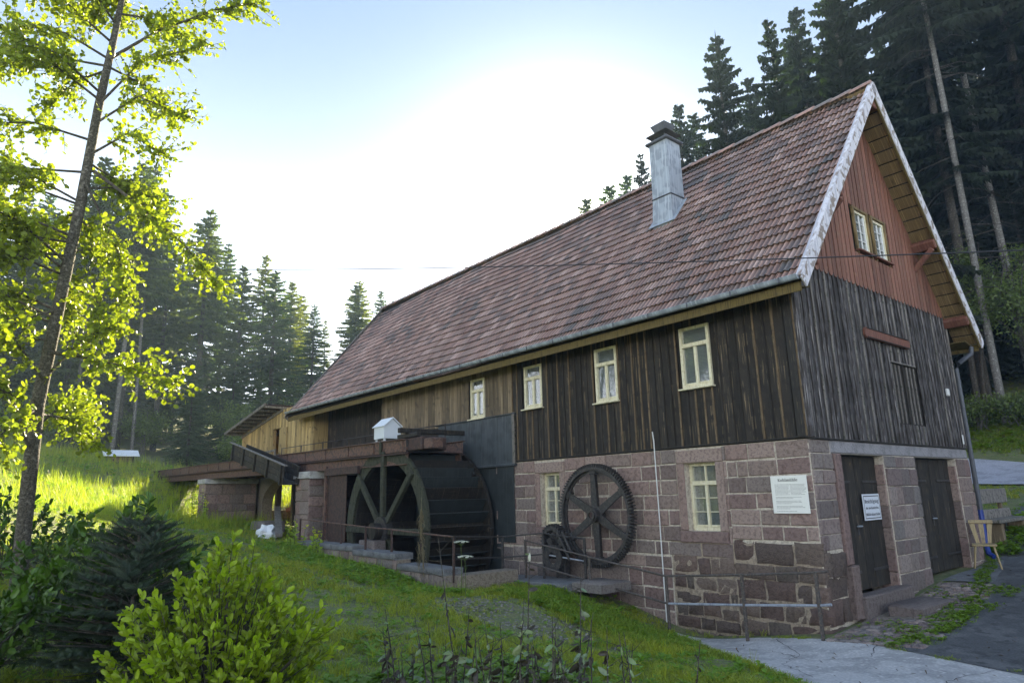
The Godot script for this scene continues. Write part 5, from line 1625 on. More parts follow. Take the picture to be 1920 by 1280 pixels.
# ---------------------------------------------------------------- foliage
class MB:
	var v := PackedVector3Array()
	var c := PackedColorArray()
	func t(a: Vector3, b: Vector3, d: Vector3, col: Color) -> void:
		v.append(a)
		v.append(b)
		v.append(d)
		c.append(col)
		c.append(col)
		c.append(col)
	func mesh() -> ArrayMesh:
		var arr := []
		arr.resize(Mesh.ARRAY_MAX)
		arr[Mesh.ARRAY_VERTEX] = v
		arr[Mesh.ARRAY_COLOR] = c
		var m := ArrayMesh.new()
		m.add_surface_from_arrays(Mesh.PRIMITIVE_TRIANGLES, arr)
		return m

func spruce_crown(H: float, start: float, R: float, sd: int) -> ArrayMesh:
	var r := RandomNumberGenerator.new()
	r.seed = sd
	var m := MB.new()
	var y := start * H
	while y < H - 0.15:
		var t := (y / H - start) / (1.0 - start)
		var n := r.randi_range(5, 8) if t < 0.9 else 5
		var off := r.randf() * TAU
		for k in n:
			if r.randf() < 0.08: continue
			var az := off + TAU * k / n + r.randf_range(-0.3, 0.3)
			var L := (R * pow(1.0 - t, 0.8) * (0.6 + 0.4 * minf(1.0, t * 6.0 + 0.35)) + 0.22) * r.randf_range(0.6, 1.22)
			var dh := Vector3(cos(az), 0, sin(az))
			var sl := lerpf(-0.22, 0.55, t * t) + r.randf_range(-0.1, 0.1)
			var dn := dh.cross(Vector3.UP)
			var y0 := y + r.randf_range(-0.15, 0.15)
			var s := 0.12
			var p0 := Vector3(0, y0, 0)
			while s < 1.0:
				var p := dh * (L * s) + Vector3(0, y0 + L * (sl * s - 0.30 * s * s + 0.16 * s * s * s), 0)
				var d := (p - p0).normalized()
				p0 = p
				var w := (1.0 - s * 0.72) * minf(L, 2.4) * 0.29 + 0.09
				var g := r.randf_range(0.45, 1.0)
				for sg: float in [-1.0, 1.0]:
					var q := p + (dn * sg + d * r.randf_range(0.5, 0.9)).normalized() * w * r.randf_range(0.75, 1.2) + Vector3(0, -w * r.randf_range(0.15, 0.5), 0)
					var bw := 0.07 + 0.05 * r.randf()
					var cc := Color(g, g, g * 0.9)
					m.t(p - d * bw, p + d * bw, q, cc)
					var mid := p.lerp(q, 0.5)
					m.t(mid - d * bw * 0.9, mid + d * bw * 1.1, mid.lerp(q, 0.5) + Vector3(0, -0.07 - 0.14 * r.randf(), 0), Color(g * 0.8, g * 0.8, g * 0.75))
				m.t(p - d * 0.1, p + d * 0.1, p + Vector3(r.randf_range(-0.05, 0.05), -0.1 - 0.18 * r.randf(), r.randf_range(-0.05, 0.05)), Color(g * 0.7, g * 0.7, g * 0.65))
				s += clampf(0.15 / L, 0.03, 0.3)
			var e := dh * L + Vector3(0, y0 + L * (sl - 0.14), 0)
			m.t(p0 - dn * 0.07, p0 + dn * 0.07, e, Color(0.95, 1.0, 0.8))
		y += lerpf(0.48, 0.32, t) * r.randf_range(0.75, 1.25)
	m.t(Vector3(-0.05, H - 0.5, 0), Vector3(0.05, H - 0.5, 0), Vector3(0, H + 0.25, 0), Color(0.8, 0.8, 0.7))
	m.t(Vector3(0, H - 0.5, -0.05), Vector3(0, H - 0.5, 0.05), Vector3(0, H + 0.25, 0), Color(0.8, 0.8, 0.7))
	return m.mesh()

func dead_twigs(H: float, a: float, b: float, sd: int) -> ArrayMesh:
	var r := RandomNumberGenerator.new()
	r.seed = sd
	var st := ST()
	for k in 46:
		var y := H * lerpf(a, b, r.randf())
		var az := r.randf() * TAU
		var d := Vector3(cos(az), -0.25, sin(az))
		var L := r.randf_range(0.5, 1.6)
		add_tube(st, [Vector3(0, y, 0), Vector3(0, y, 0) + d * L * 0.6, Vector3(0, y - 0.2 * L, 0) + d * L], [0.018, 0.01, 0.004], 3)
	return done(st)

var spruces := []
func spruce(x: float, z: float, top: float, kind: int, label: String, group: String, pale := false, tint := -1) -> void:
	if tint < 0: tint = rng.randi_range(0, 1) if x < -30.0 else 3  # right-hand trees take the needles with shade painted in
	var y := H0(x, z) - 0.3
	var s := clampf((top - y) / 20.0, 0.35, 2.2)
	var t := thing("spruce_tree", label, "tree", Vector3(x, y, z), group)
	t.rotation.y = rng.randf() * TAU
	t.rotation.z = rng.randf_range(-0.015, 0.015)
	var fat := rng.randf_range(0.85, 1.2) if x > -30.0 else rng.randf_range(1.05, 1.55)
	t.scale = Vector3(s * fat, s, s * fat)
	var v: Dictionary = spruces[kind]
	part(t, "trunk", v.trunk, MT.bark_pale if pale else MT.bark_dark)
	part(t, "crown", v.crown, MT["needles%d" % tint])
	if v.has("twigs"):
		part(t, "dead_branches", v.twigs, MT.bark_dark)

const LEFT := [[-43.8, 8.3, 18.9], [-50.9, 6.6, 22.6], [-41.7, 5.7, 18.5], [-52.0, 3.0, 24.4], [-46.8, 1.9, 20.7], [-55.5, -0.6, 25.2], [-48.4, -0.6, 21.1], [-59.0, -4.0, 25.7], [-54.6, -4.9, 25.2], [-59.9, -8.0, 26.3], [-51.1, -6.8, 21.2], [-52.0, -9.0, 23.0], [-46.7, -8.2, 19.9], [-57.2, -13.5, 22.7], [-62.5, -16.6, 23.4], [-53.4, -14.3, 19.6], [-69.2, -22.4, 22.8], [-58.0, -20.9, 24.4], [-70.6, -30.3, 28.3], [-86.6, -41.5, 33.0]]
const RIGHT := [[-33.5, -30.7, 27.5], [-33.7, -34.7, 30.4], [-27.7, -31.4, 29.7], [-22.0, -29.4, 30.5], [-13.8, -21.9, 28.5], [-23.1, -33.2, 31.8], [-18.1, -33.1, 32.3], [-10.5, -22.0, 27.2], [-11.1, -26.9, 30.8], [-7.2, -22.4, 28.5], [-8.8, -27.2, 31.7], [-4.6, -26.3, 34.8], [-5.8, -32.3, 38.8], [-1.6, -29.9, 38.2], [-0.6, -36.5, 42.8], [1.5, -28.2, 36.0], [2.8, -34.1, 39.2], [5.4, -28.3, 36.2], [7.6, -33.3, 40.7], [8.9, -29.6, 38.8], [-15.6, -35.4, 34.6], [-21.8, -40.2, 34.5], [-30.3, -38.3, 33.5], [-36.0, -39.5, 33.5]]

func build_forest() -> void:
	var defs := [[0.10, 2.7], [0.22, 2.5], [0.06, 3.1], [0.4, 2.4], [0.62, 2.3], [0.5, 2.6], [0.56, 2.2], [0.14, 3.4], [0.3, 2.1]]
	for k in defs.size():
		var d := {"trunk": tube([Vector3(0, -0.5, 0), Vector3(0, 3, 0), Vector3(0.05, 9, 0.03), Vector3(0, 15, 0), Vector3(0, 19.6, 0)], [0.2, 0.17, 0.14, 0.08, 0.012] if k != 6 else [0.105, 0.095, 0.08, 0.05, 0.01], 8), "crown": spruce_crown(20.0, defs[k][0], defs[k][1], 100 + k)}
		if defs[k][0] > 0.3: d.twigs = dead_twigs(20.0, 0.12, defs[k][0] + 0.05, 50 + k)
		spruces.append(d)
	var gl := "dark spruces of the hillside forest left of the mill"
	var nth := ["first", "second", "third", "fourth", "fifth", "sixth", "seventh", "eighth", "ninth", "tenth", "eleventh", "twelfth", "thirteenth", "fourteenth", "fifteenth", "sixteenth", "seventeenth", "eighteenth", "nineteenth", "twentieth", "twenty-first", "twenty-second", "twenty-third", "twenty-fourth"]
	var ord := func(list: Array, back: bool) -> Array:
		var o := range(list.size())
		o.sort_custom(func(a, b): return (atan2(CAM.x - list[a][0], CAM.z - list[a][1]) < atan2(CAM.x - list[b][0], CAM.z - list[b][1])) != back)
		return o
	var ol: Array = ord.call(LEFT, false)
	var orr: Array = ord.call(RIGHT, true)
	for k in LEFT.size():
		var q: Array = LEFT[k]
		spruce(q[0], q[1], q[2], [0, 3, 1, 0, 3, 2, 5, 0, 1, 2, 0, 3, 2, 0, 1, 2, 0, 2, 0, 1][k], "hazy hillside spruce, %s treetop leftwards from the mill roof along the left skyline" % nth[ol.find(k)], gl, false, 2 if q[1] < -8.5 and k % 3 != 0 else -1)  # crowns towards the sun take the needles with sunlight painted in
	# pale bare trunks at the meadow's edge
	spruce(-42.2, 2.9, 24.0, 6, "spruce with a tall pale bare trunk, the brightest at the left meadow's edge", "", true)
	spruce(-44.0, 1.5, 25.0, 6, "spruce with a thinner pale trunk just right of the brightest bare trunk", "", true)
	spruce(-47.5, -3.0, 24.0, 5, "spruce with a dim straight trunk between the meadow and the small pale roof", "")
	spruce(-40.5, 5.2, 23.0, 6, "spruce with a slim grey trunk behind the alder's left leaves", "")
	for k in 34:
		var x := rng.randf_range(-70.0, -46.0)
		var z := rng.randf_range(-3.0, 24.0)
		spruce(x, z, H0(x, z) + rng.randf_range(17, 21), [0, 1, 2, 3, 7, 8][rng.randi_range(0, 5)], "hazy spruce of the hillside forest behind the meadow, left of the mill roof", gl)
	# a few younger ones low in front
	for q in [[-41.0, -5.5, 9.5], [-44.5, -2.2, 11.5], [-40.5, -1.0, 8.2], [-46.0, -5.2, 13.0], [-43.0, 4.4, 10.0]]:
		spruce(q[0], q[1], q[2], 2, "young dense spruce low at the forest edge behind the flume", "young spruces at the meadow edge")
	spruce(-58.0, -20.9, 24.0, 0, "lone slim spruce standing clear against the bright sky left of the roof", "")
	var gr := "dark spruces of the steep forest behind the gable"
	for k in RIGHT.size():
		var q: Array = RIGHT[k]
		var lab: String = "tall dark spruce, %s along the skyline from left of the chimney to the right edge" % nth[orr.find(k)]
		var grp := gr
		if k == 4:
			lab = "tall spruce with open layered boughs right of the chimney"
			grp = ""
		elif k == 3:
			lab = "slimmer spruce whose tip shows just right of the chimney cowl"
			grp = ""
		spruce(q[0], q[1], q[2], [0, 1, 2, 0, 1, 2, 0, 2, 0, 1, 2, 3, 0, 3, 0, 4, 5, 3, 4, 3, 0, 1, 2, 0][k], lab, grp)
	spruce(-3.62, -24.7, 40.0, 6, "spruce with the long pale bare trunk right of the gable peak", "", true)
	spruce(-3.3, -28.6, 44.0, 6, "spruce with a fainter pale trunk farther right behind the gable", "", true)
	for k in 60:
		var x := rng.randf_range(-26.0, 16.0)
		var z := rng.randf_range(-58.0, -32.0)
		spruce(x, z, H0(x, z) + rng.randf_range(20, 25), [0, 1, 3, 7, 2][rng.randi_range(0, 4)], "tall dark spruce of the steep forest behind the tiled roof and gable", gr)
	for k in 14:
		var x := rng.randf_range(-10.0, 6.0)
		var z := rng.randf_range(-33.0, -27.0)
		spruce(x, z, H0(x, z) + rng.randf_range(7, 13), [0, 2][k % 2], "younger spruce low in the forest above the road", "young spruces above the road")
	# trees across the valley behind the viewer, mirrored in the panes
	for k in 7:
		var x := -14.0 - k * 6.5 + rng.randf_range(-1, 1)
		var z := 33.0 - k * 0.6 + rng.randf_range(-2, 3)
		leaf_tree("valley_tree", "leafy tree on the slope behind the viewer", "tree", Vector3(x, H0(x, z) - 0.2, z), rng.randf_range(12, 14.5), Vector3(3.4, 5.4, 3.4), 0.6, 1500, 0.36, "shrub_leaf", "trees behind the viewer", 900 + k)
	# leafy shrubs
	var shr := [[-42.6, -4.4, 5.4, 2.3], [-40.6, -6.6, 4.2, 2.0], [-38.6, -3.6, 3.0, 1.6], [-45.0, 0.6, 3.4, 1.8], [-39.5, 7.2, 2.6, 1.6], [-38.0, 10.5, 3.0, 1.8], [-46.0, -9.5, 6.0, 2.6]]
	for k in shr.size():
		var q: Array = shr[k]
		leaf_tree("leafy_shrub", ["round sunlit shrub at the forest edge left of the lean-to roof", "grey-green shrub just behind the lean-to roof", "low shrub behind the far end of the flume", "shrub below the pale bare trunks", "shrub at the top of the left meadow", "shrub half hidden by the alder's left leaves", "taller leafy shrub behind the round sunlit one"][k], "shrub", Vector3(q[0], H0(q[0], q[1]) - 0.2, q[1]), q[2], Vector3(q[3], q[2] * 0.42, q[3]), 0.55, 330, 0.2, "shrub_leaf", "", 300 + k)
	var rs := [[-1.3, -15.6, 8.6, 2.3], [-4.7, -25.2, 10.0, 2.1], [-2.4, -25.6, 9.5, 2.3], [-7.2, -26.0, 9.5, 2.4], [-0.2, -26.4, 9.0, 2.4], [-4.6, -24.2, 2.0, 1.4], [-2.9, -24.4, 1.8, 1.5], [-6.2, -24.4, 2.4, 1.6], [-1.2, -24.2, 2.0, 1.7], [-10.5, -27.5, 9.0, 2.6]]
	for k in rs.size():
		if k == 0: continue
		var q: Array = rs[k]
		leaf_tree("leafy_tree" if q[2] > 4 else "bank_shrub", ["", "blue-green leafy tree with thin stems just right of the downpipe", "leafy tree at the right edge above the grass bank", "leafy tree showing behind the lower verge of the gable", "leafy tree past the right edge, above the bank", "low yellow-green shrub on the bank beside the downpipe", "low shrub on the bank above the pale road", "low shrub behind the gable corner on the bank", "low shrub at the right edge of the bank", "leafy tree behind the roof's back slope"][k], "tree" if q[2] > 4 else "shrub", Vector3(q[0], H0(q[0], q[1]) - 0.2, q[1]), q[2], Vector3(q[3], q[2] * (0.40 if q[2] > 4 else 0.5), q[3]), 0.6 if q[2] > 4 else 0.5, 520 if q[2] > 4 else 170, 0.17, "shrub_leaf", "", 400 + k)

# leaves: one folded leaf, about unit size, base at the origin, along +y
func leaf_mesh(w: float, fold: float, droop: float, round_ := 0.5) -> ArrayMesh:
	var m := MB.new()
	var W := Color.WHITE
	var b := Vector3.ZERO
	var c1 := Vector3(0, 0.45, -fold * 0.4 + droop * 0.15)
	var c2 := Vector3(0, 0.82, -fold * 0.2 + droop * 0.6)
	var tip := Vector3(0, 1.0, droop)
	for sg: float in [-1.0, 1.0]:
		var a := Vector3(sg * w * 0.42, 0.2, fold * 0.2)
		var d := Vector3(sg * w * 0.5, round_, fold * 0.3 + droop * 0.2)
		var e := Vector3(sg * w * 0.36, 0.82, fold * 0.15 + droop * 0.6)
		m.t(b, a, c1, W)
		m.t(a, d, c1, W)
		m.t(c1, d, c2, W)
		m.t(d, e, c2, W)
		m.t(c2, e, tip, W)
	return m.mesh()

# a sprig of several leaves, for plants farther off
func cluster_mesh(n: int, sd: int) -> ArrayMesh:
	var r := RandomNumberGenerator.new()
	r.seed = sd
	var m := MB.new()
	for k in n:
		var p := Vector3(r.randf_range(-1, 1), r.randf_range(-1, 1), r.randf_range(-1, 1)) * 1.0
		var d := Vector3(r.randf_range(-1, 1), r.randf_range(-0.7, 0.5), r.randf_range(-1, 1)).normalized()
		var e := d.cross(Vector3(r.randf_range(-1, 1), 1, r.randf_range(-1, 1))).normalized()
		var s := r.randf_range(0.35, 0.6)
		var g := r.randf_range(0.55, 1.0)
		var col := Color(g, g, g)
		m.t(p, p + d * s * 0.5 + e * s * 0.3, p + d * s, col)
		m.t(p, p + d * s, p + d * s * 0.5 - e * s * 0.3, col)
	return m.mesh()

func rb(up: Vector3, spin: float) -> Basis:
	up = up.normalized()
	var x := up.cross(Vector3(0.31, 0.2, 0.93)).normalized()
	if x.length() < 0.1: x = Vector3.RIGHT
	return Basis(up, spin) * Basis(x, up, x.cross(up))

func rvec() -> Vector3:
	while true:
		var v := Vector3(rng.randf_range(-1, 1), rng.randf_range(-1, 1), rng.randf_range(-1, 1))
		if v.length() < 1.0 and v.length() > 0.05: return v.normalized()
	return Vector3.UP

func leaf_tree(n: String, label: String, cat: String, at: Vector3, height: float, rad: Vector3, cfrac: float, clumps: int, size: float, mat: String, group: String, sd: int) -> void:
	var t := thing(n, label, cat, at, group)
	var st := ST()
	var c := Vector3(0, height - rad.y, 0)
	var th := 0.012 * height + 0.01
	var forks := 3 if height > 4 else 5
	var xs := []
	var cs := []
	var limbs := 13
	var ends := []
	for f in forks:
		var lean := Vector3(rng.randf_range(-0.4, 0.4) * rad.x, 0, rng.randf_range(-0.4, 0.4) * rad.z)
		add_tube(st, [Vector3(lean.x * 0.2, -0.3, lean.z * 0.2), c * 0.5 + lean * 0.5, c + lean, c + lean * 1.3 + Vector3(0, rad.y * 0.7, 0)], [th, th * 0.75, th * 0.45, 0.01], 6)
		for l in limbs:
			var d := rvec()
			d.y = absf(d.y) * 0.9 - 0.25
			var o := c + lean + Vector3(0, rng.randf_range(-0.9, 0.5) * rad.y, 0)
			var e := c + Vector3(d.x * rad.x, d.y * rad.y * 1.15, d.z * rad.z) * rng.randf_range(0.6, 1.05)
			if e.y < 0.15: e.y = 0.15
			add_tube(st, [o, o.lerp(e, 0.5) + Vector3(0, 0.1, 0), e], [th * 0.3, th * 0.18, 0.004], 4)
			ends.append([o, e])
	part(t, "stems", done(st), MT.bark_dark if height > 4 else MT.bark)
	for k in clumps:
		var q: Array = ends[rng.randi_range(0, ends.size() - 1)]
		var p: Vector3 = q[0].lerp(q[1], rng.randf_range(0.35, 1.0)) + rvec() * rng.randf() * rad.x * 0.24
		var g := rng.randf_range(0.6, 1.0)
		xs.append(T3(p, rb(rvec(), rng.randf() * TAU).scaled(Vector3.ONE * size * rng.randf_range(0.9, 2.1))))
		cs.append(Color(g, g, g * 0.9))
	if not cache.has("cluster"): cache["cluster"] = cluster_mesh(16, 77)
	multi(t, "foliage", cache["cluster"], MT[mat], xs, cs)

# ---------------------------------------------------------------- plants close by
const TRUNK := [[-3.93, 0.3, 9.55], [-3.89, 1.50, 9.59], [-3.83, 2.76, 9.62], [-3.76, 3.73, 9.56], [-3.63, 5.14, 9.48], [-3.59, 6.40, 9.43], [-3.63, 7.50, 9.35], [-3.80, 8.62, 9.28], [-3.82, 9.85, 9.26], [-3.7, 11.2, 9.2]]
const BOUGHS := [[[-3.56, 5.54, 9.40], [-3.34, 5.15, 8.93], [-3.11, 4.68, 8.44], [-2.93, 4.20, 8.07]], [[-3.74, 3.35, 9.57], [-3.41, 3.26, 9.22], [-3.08, 3.14, 8.90], [-2.82, 2.98, 8.46]], [[-3.78, 3.12, 9.56], [-3.39, 3.44, 9.34], [-3.09, 3.66, 9.00]], [[-3.55, 7.06, 9.38], [-3.17, 7.39, 8.98], [-2.80, 7.75, 8.42], [-2.55, 7.92, 7.98]], [[-3.56, 6.46, 9.41], [-3.20, 7.00, 9.06], [-2.92, 7.25, 8.48]], [[-3.59, 6.18, 9.43], [-3.26, 6.51, 9.07], [-3.13, 6.36, 8.54]], [[-3.58, 5.75, 9.45], [-3.31, 6.01, 9.13], [-3.31, 5.87, 8.70]], [[-3.63, 5.14, 9.48], [-3.86, 5.43, 9.96], [-4.04, 5.54, 10.46]], [[-3.56, 6.46, 9.41], [-3.46, 6.69, 9.93], [-3.48, 6.65, 10.52]], [[-3.62, 7.33, 9.37], [-3.59, 7.61, 9.85], [-3.64, 7.90, 10.36]], [[-3.75, 4.50, 9.51], [-3.59, 4.43, 9.92], [-3.45, 4.22, 10.40]], [[-3.73, 3.85, 9.55], [-3.59, 3.64, 9.88], [-3.41, 3.59, 10.33]], [[-3.80, 3.00, 9.57], [-3.35, 3.36, 9.91], [-3.03, 3.45, 10.32]], [[-3.83, 2.76, 9.59], [-3.37, 2.47, 9.85], [-3.00, 2.17, 10.12]], [[-3.54, 5.35, 9.46], [-3.47, 4.58, 9.07], [-3.50, 4.03, 8.91]], [[-3.75, 4.17, 9.53], [-3.46, 3.96, 9.23], [-3.33, 3.58, 9.11]], [[-3.72, 8.06, 9.30], [-3.37, 8.43, 8.78], [-3.05, 8.67, 8.21]], [[-3.88, 2.18, 9.60], [-3.44, 2.81, 9.88], [-3.22, 2.96, 10.25]]]

func build_near_plants() -> void:
	# the leaning alder on the left
	var al := thing("alder_tree", "slender leaning alder with bright backlit leaves on the left", "tree", Vector3.ZERO)
	var tp := []
	for q in TRUNK: tp.append(Vector3(q[0], q[1], q[2]))
	var st := ST()
	add_tube(st, tp, [0.085, 0.075, 0.069, 0.063, 0.056, 0.048, 0.039, 0.03, 0.021, 0.01], 12)
	part(al, "trunk", done(st), MT.bark_alder)
	var bs := []
	for b in BOUGHS:
		var pts := []
		for q in b: pts.append(Vector3(q[0], q[1], q[2]))
		bs.append(pts)
	for k in 64:
		var f := rng.randf_range(0.2, 0.98)
		var i := int(f * 9.0)
		var o: Vector3 = tp[i].lerp(tp[i + 1], f * 9.0 - i)
		var az := rng.randf_range(PI * 0.25, PI * 1.35)   # towards the left and away
		var L := lerpf(2.1, 0.9, f) * rng.randf_range(0.7, 1.1)
		var d := Vector3(cos(az), rng.randf_range(-0.15, 0.45), sin(az)).normalized()
		bs.append([o, o + d * L * 0.5 + Vector3(0, 0.08, 0), o + d * L + Vector3(0, -0.1, 0)])
	var sb := ST()
	var lx := []
	var lc := []
	var tw := 0
	for bi in bs.size():
		var pts: Array = bs[bi]
		var rr := []
		for k in pts.size(): rr.append(lerpf(0.02, 0.004, k / float(pts.size() - 1)) * (1.15 if pts.size() > 3 else 0.85))
		add_tube(sb, pts, rr, 5)
		var total := 0.0
		for k in pts.size() - 1: total += (pts[k + 1] - pts[k]).length()
		var nt := int(total * (42.0 if bi < 18 else 44.0))
		for k in nt:
			var f: float = lerpf(0.25, 1.0, (k + rng.randf()) / nt) * (pts.size() - 1)
			var i := mini(int(f), pts.size() - 2)
			var o: Vector3 = pts[i].lerp(pts[i + 1], f - i)
			var d: Vector3 = (rvec() + (pts[i + 1] - pts[i]).normalized() * 0.9 + Vector3(0, -0.1, 0)).normalized()
			var L := rng.randf_range(0.18, 0.42)
			add_tube(sb, [o, o + d * L], [0.004, 0.0015], 3)
			var nl := rng.randi_range(8, 13)
			for q in nl:
				var p := o + d * L * (q + 0.6) / nl
				var ld := (d * 0.5 + rvec() * 0.9 + Vector3(0, -0.25, 0)).normalized()
				var g := rng.randf_range(0.55, 1.0)
				lx.append(T3(p, rb(ld, rng.randf() * TAU).scaled(Vector3.ONE * rng.randf_range(0.03, 0.072))))
				lc.append(Color(g, g * rng.randf_range(0.92, 1.0), g * 0.8))
			tw += 1
	part(al, "boughs", done(sb), MT.bark_dark)
	multi(al, "leaves", leaf_mesh(0.82, 0.12, 0.1, 0.58), MT.alder_leaf, lx, lc)

	near_bush("bright_bush", "bright yellow-green leafy bush in the foreground", Vector3(0.3, 0.08, 8.74), 1.02, 0.52, 560, 12, 0.06, "bush_leaf", 0.5)
	near_bush("dark_leafy_bush", "dark green glossy bush above the small spruce, behind the bright bush", Vector3(-2.15, 0.3, 8.95), 1.15, 0.75, 260, 10, 0.09, "dark_leaf", 0.5)
	near_bush("low_dark_bush", "low shaded bush at the lower left edge by the alder trunk", Vector3(-1.55, 0.35, 10.0), 0.8, 0.7, 170, 10, 0.075, "dark_leaf", 0.5)
	near_bush("meadow_bush", "small leafy bush on the slope left of the alder trunk's foot", Vector3(-6.5, 0.7, 9.6), 1.0, 0.9, 160, 10, 0.09, "dark_leaf", 0.5)
	small_spruce(Vector3(-0.95, 0.28, 9.05), 1.25, 0.72, "small dense dark spruce left of the bright bush")

	# tall dry weeds in front
	var wl := leaf_mesh(0.42, 0.1, 0.35, 0.5)
	var tops := [[0.62, 7.05, 1.34, -0.12], [0.6, 6.4, 1.36, 0.02], [1.25, 6.7, 0.75, 0.05], [0.95, 7.0, 0.6, -0.08], [1.5, 6.6, 0.8, 0.06], [0.3, 6.5, 0.62, 0.0], [1.1, 7.4, 0.7, 0.1], [0.1, 7.3, 0.72, -0.1], [1.75, 6.4, 0.72, 0.0], [0.7, 7.6, 0.55, 0.0], [1.35, 7.1, 0.95, 0.05], [0.2, 6.9, 0.5, 0.06], [1.95, 6.0, 0.68, 0.08], [1.0, 6.2, 1.1, 0.04], [1.62, 7.0, 0.85, -0.04], [0.85, 6.75, 0.72, 0.08]]
	for k in 30:
		tops.append([rng.randf_range(-0.2, 2.2), rng.randf_range(6.0, 7.7), rng.randf_range(0.35, 0.8), rng.randf_range(-0.12, 0.12)])
	for k in tops.size():
		var q: Array = tops[k]
		var base := Vector3(q[0], H0(q[0], q[1]) - 0.02, q[1])
		var wd := thing("tall_weed", ["tallest leaning weed stem with drooping leaves in the foreground", "tall straight weed stem with a white bud right of the leaning one"][k] if k < 2 else "dark half-withered weed with drooping leaves in the foreground", "weed", base, "" if k < 2 else "withered weeds in the foreground")
		var hh: float = q[2]
		var tip := Vector3(q[3] * 1.6 + rng.randf_range(-0.05, 0.05), hh, rng.randf_range(-0.1, 0.1))
		var sp := [Vector3.ZERO, tip * 0.5 + Vector3(rng.randf_range(-0.02, 0.02), 0, 0), tip]
		var stt := ST()
		add_tube(stt, sp, [0.008, 0.006, 0.002], 5)
		for b in 4:
			var f := rng.randf_range(0.3, 0.9)
			var o: Vector3 = tip * f
			var d := Vector3(rng.randf_range(-1, 1), rng.randf_range(0.2, 0.9), rng.randf_range(-1, 1)).normalized() * rng.randf_range(0.08, 0.22)
			add_tube(stt, [o, o + d], [0.003, 0.001], 3)
		part(wd, "stem", done(stt), MT.bark_dark)
		var xs := []
		var cs := []
		var nl := 26 if k > 1 else 16
		for l in nl:
			var f := pow(rng.randf(), 1.4) * 0.85 + 0.03
			var o: Vector3 = tip * f
			var az := rng.randf() * TAU
			var d := Vector3(cos(az), rng.randf_range(-1.1, 0.25), sin(az)).normalized()
			var brown := rng.randf() < 0.55
			xs.append(T3(o, rb(d, rng.randf() * TAU).scaled(Vector3(0.62, 1, 1) * rng.randf_range(0.05, 0.14) * (1.1 - f * 0.5))))
			cs.append(Color(0.2, 0.13, 0.14) if brown else Color(rng.randf_range(0.7, 1.0), 1.0, rng.randf_range(0.6, 1.0)))
		multi(wd, "leaves", wl, MT.weed, xs, cs)
		if k == 1:
			var bud := ST()
			add_tube(bud, [Vector3(0, 0, 0), Vector3(0, 0.02, 0), Vector3(0, 0.05, 0), Vector3(0, 0.07, 0)], [0.004, 0.013, 0.012, 0.002], 7)
			part(wd, "bud", done(bud), MT.petal, T3(tip * 0.82))
	# white umbel by the railing post, and others
	for q in [[-5.0, 3.1, 0.85, "white umbel flower rising beside the railing's corner post"], [-4.6, 3.3, 0.6, "shorter white umbel flower below the railing's corner post"]]:
		umbel(Vector3(q[0], H0(q[0], q[1]), q[1]), q[2], q[3])
	# dry climbing plant hanging in the railing
	var dr := ST()
	for k in 60:
		var f := rng.randf()
		var o := Vector3(rng.randf_range(-1, 1) * 0.12 * (1.0 - f) + 0.0, f * 1.05, rng.randf_range(-1, 1) * 0.1 * (1.0 - f))
		add_tube(dr, [o, o + Vector3(rng.randf_range(-0.07, 0.07), rng.randf_range(-0.25, -0.05), rng.randf_range(-0.06, 0.06)), o + Vector3(rng.randf_range(-0.1, 0.1), rng.randf_range(-0.35, -0.2), rng.randf_range(-0.08, 0.08))], [0.008, 0.006, 0.002], 3)
	add_tube(dr, [Vector3(0.12, -0.3, 0), Vector3(0.03, 0.5, 0), Vector3(0, 1.25, 0)], [0.012, 0.01, 0.004], 5)
	var dp := part(self, "dried_plant", done(dr), MT.straw, T3(Vector3(-6.95, 0.42, 2.72)))
	tag(dp, "dried straw-coloured plant tangled in the pit railing", "plant")
	# fern-like herbs round the pier and on the pit wall
	for q in [[-22.6, 3.0, 1.5, "yellow-flowered tall herb before the farther flume pier"], [-20.9, 3.1, 1.2, "tall herb between the two flume piers"], [-12.8, 3.0, 0.9, "thin yellow-flowered herb at the start of the pit railing"], [-11.7, 3.0, 0.8, "second thin herb at the pit railing"]]:
		tall_herb(Vector3(q[0], H0(q[0], q[1]) - 0.02, q[1]), q[2], q[3])

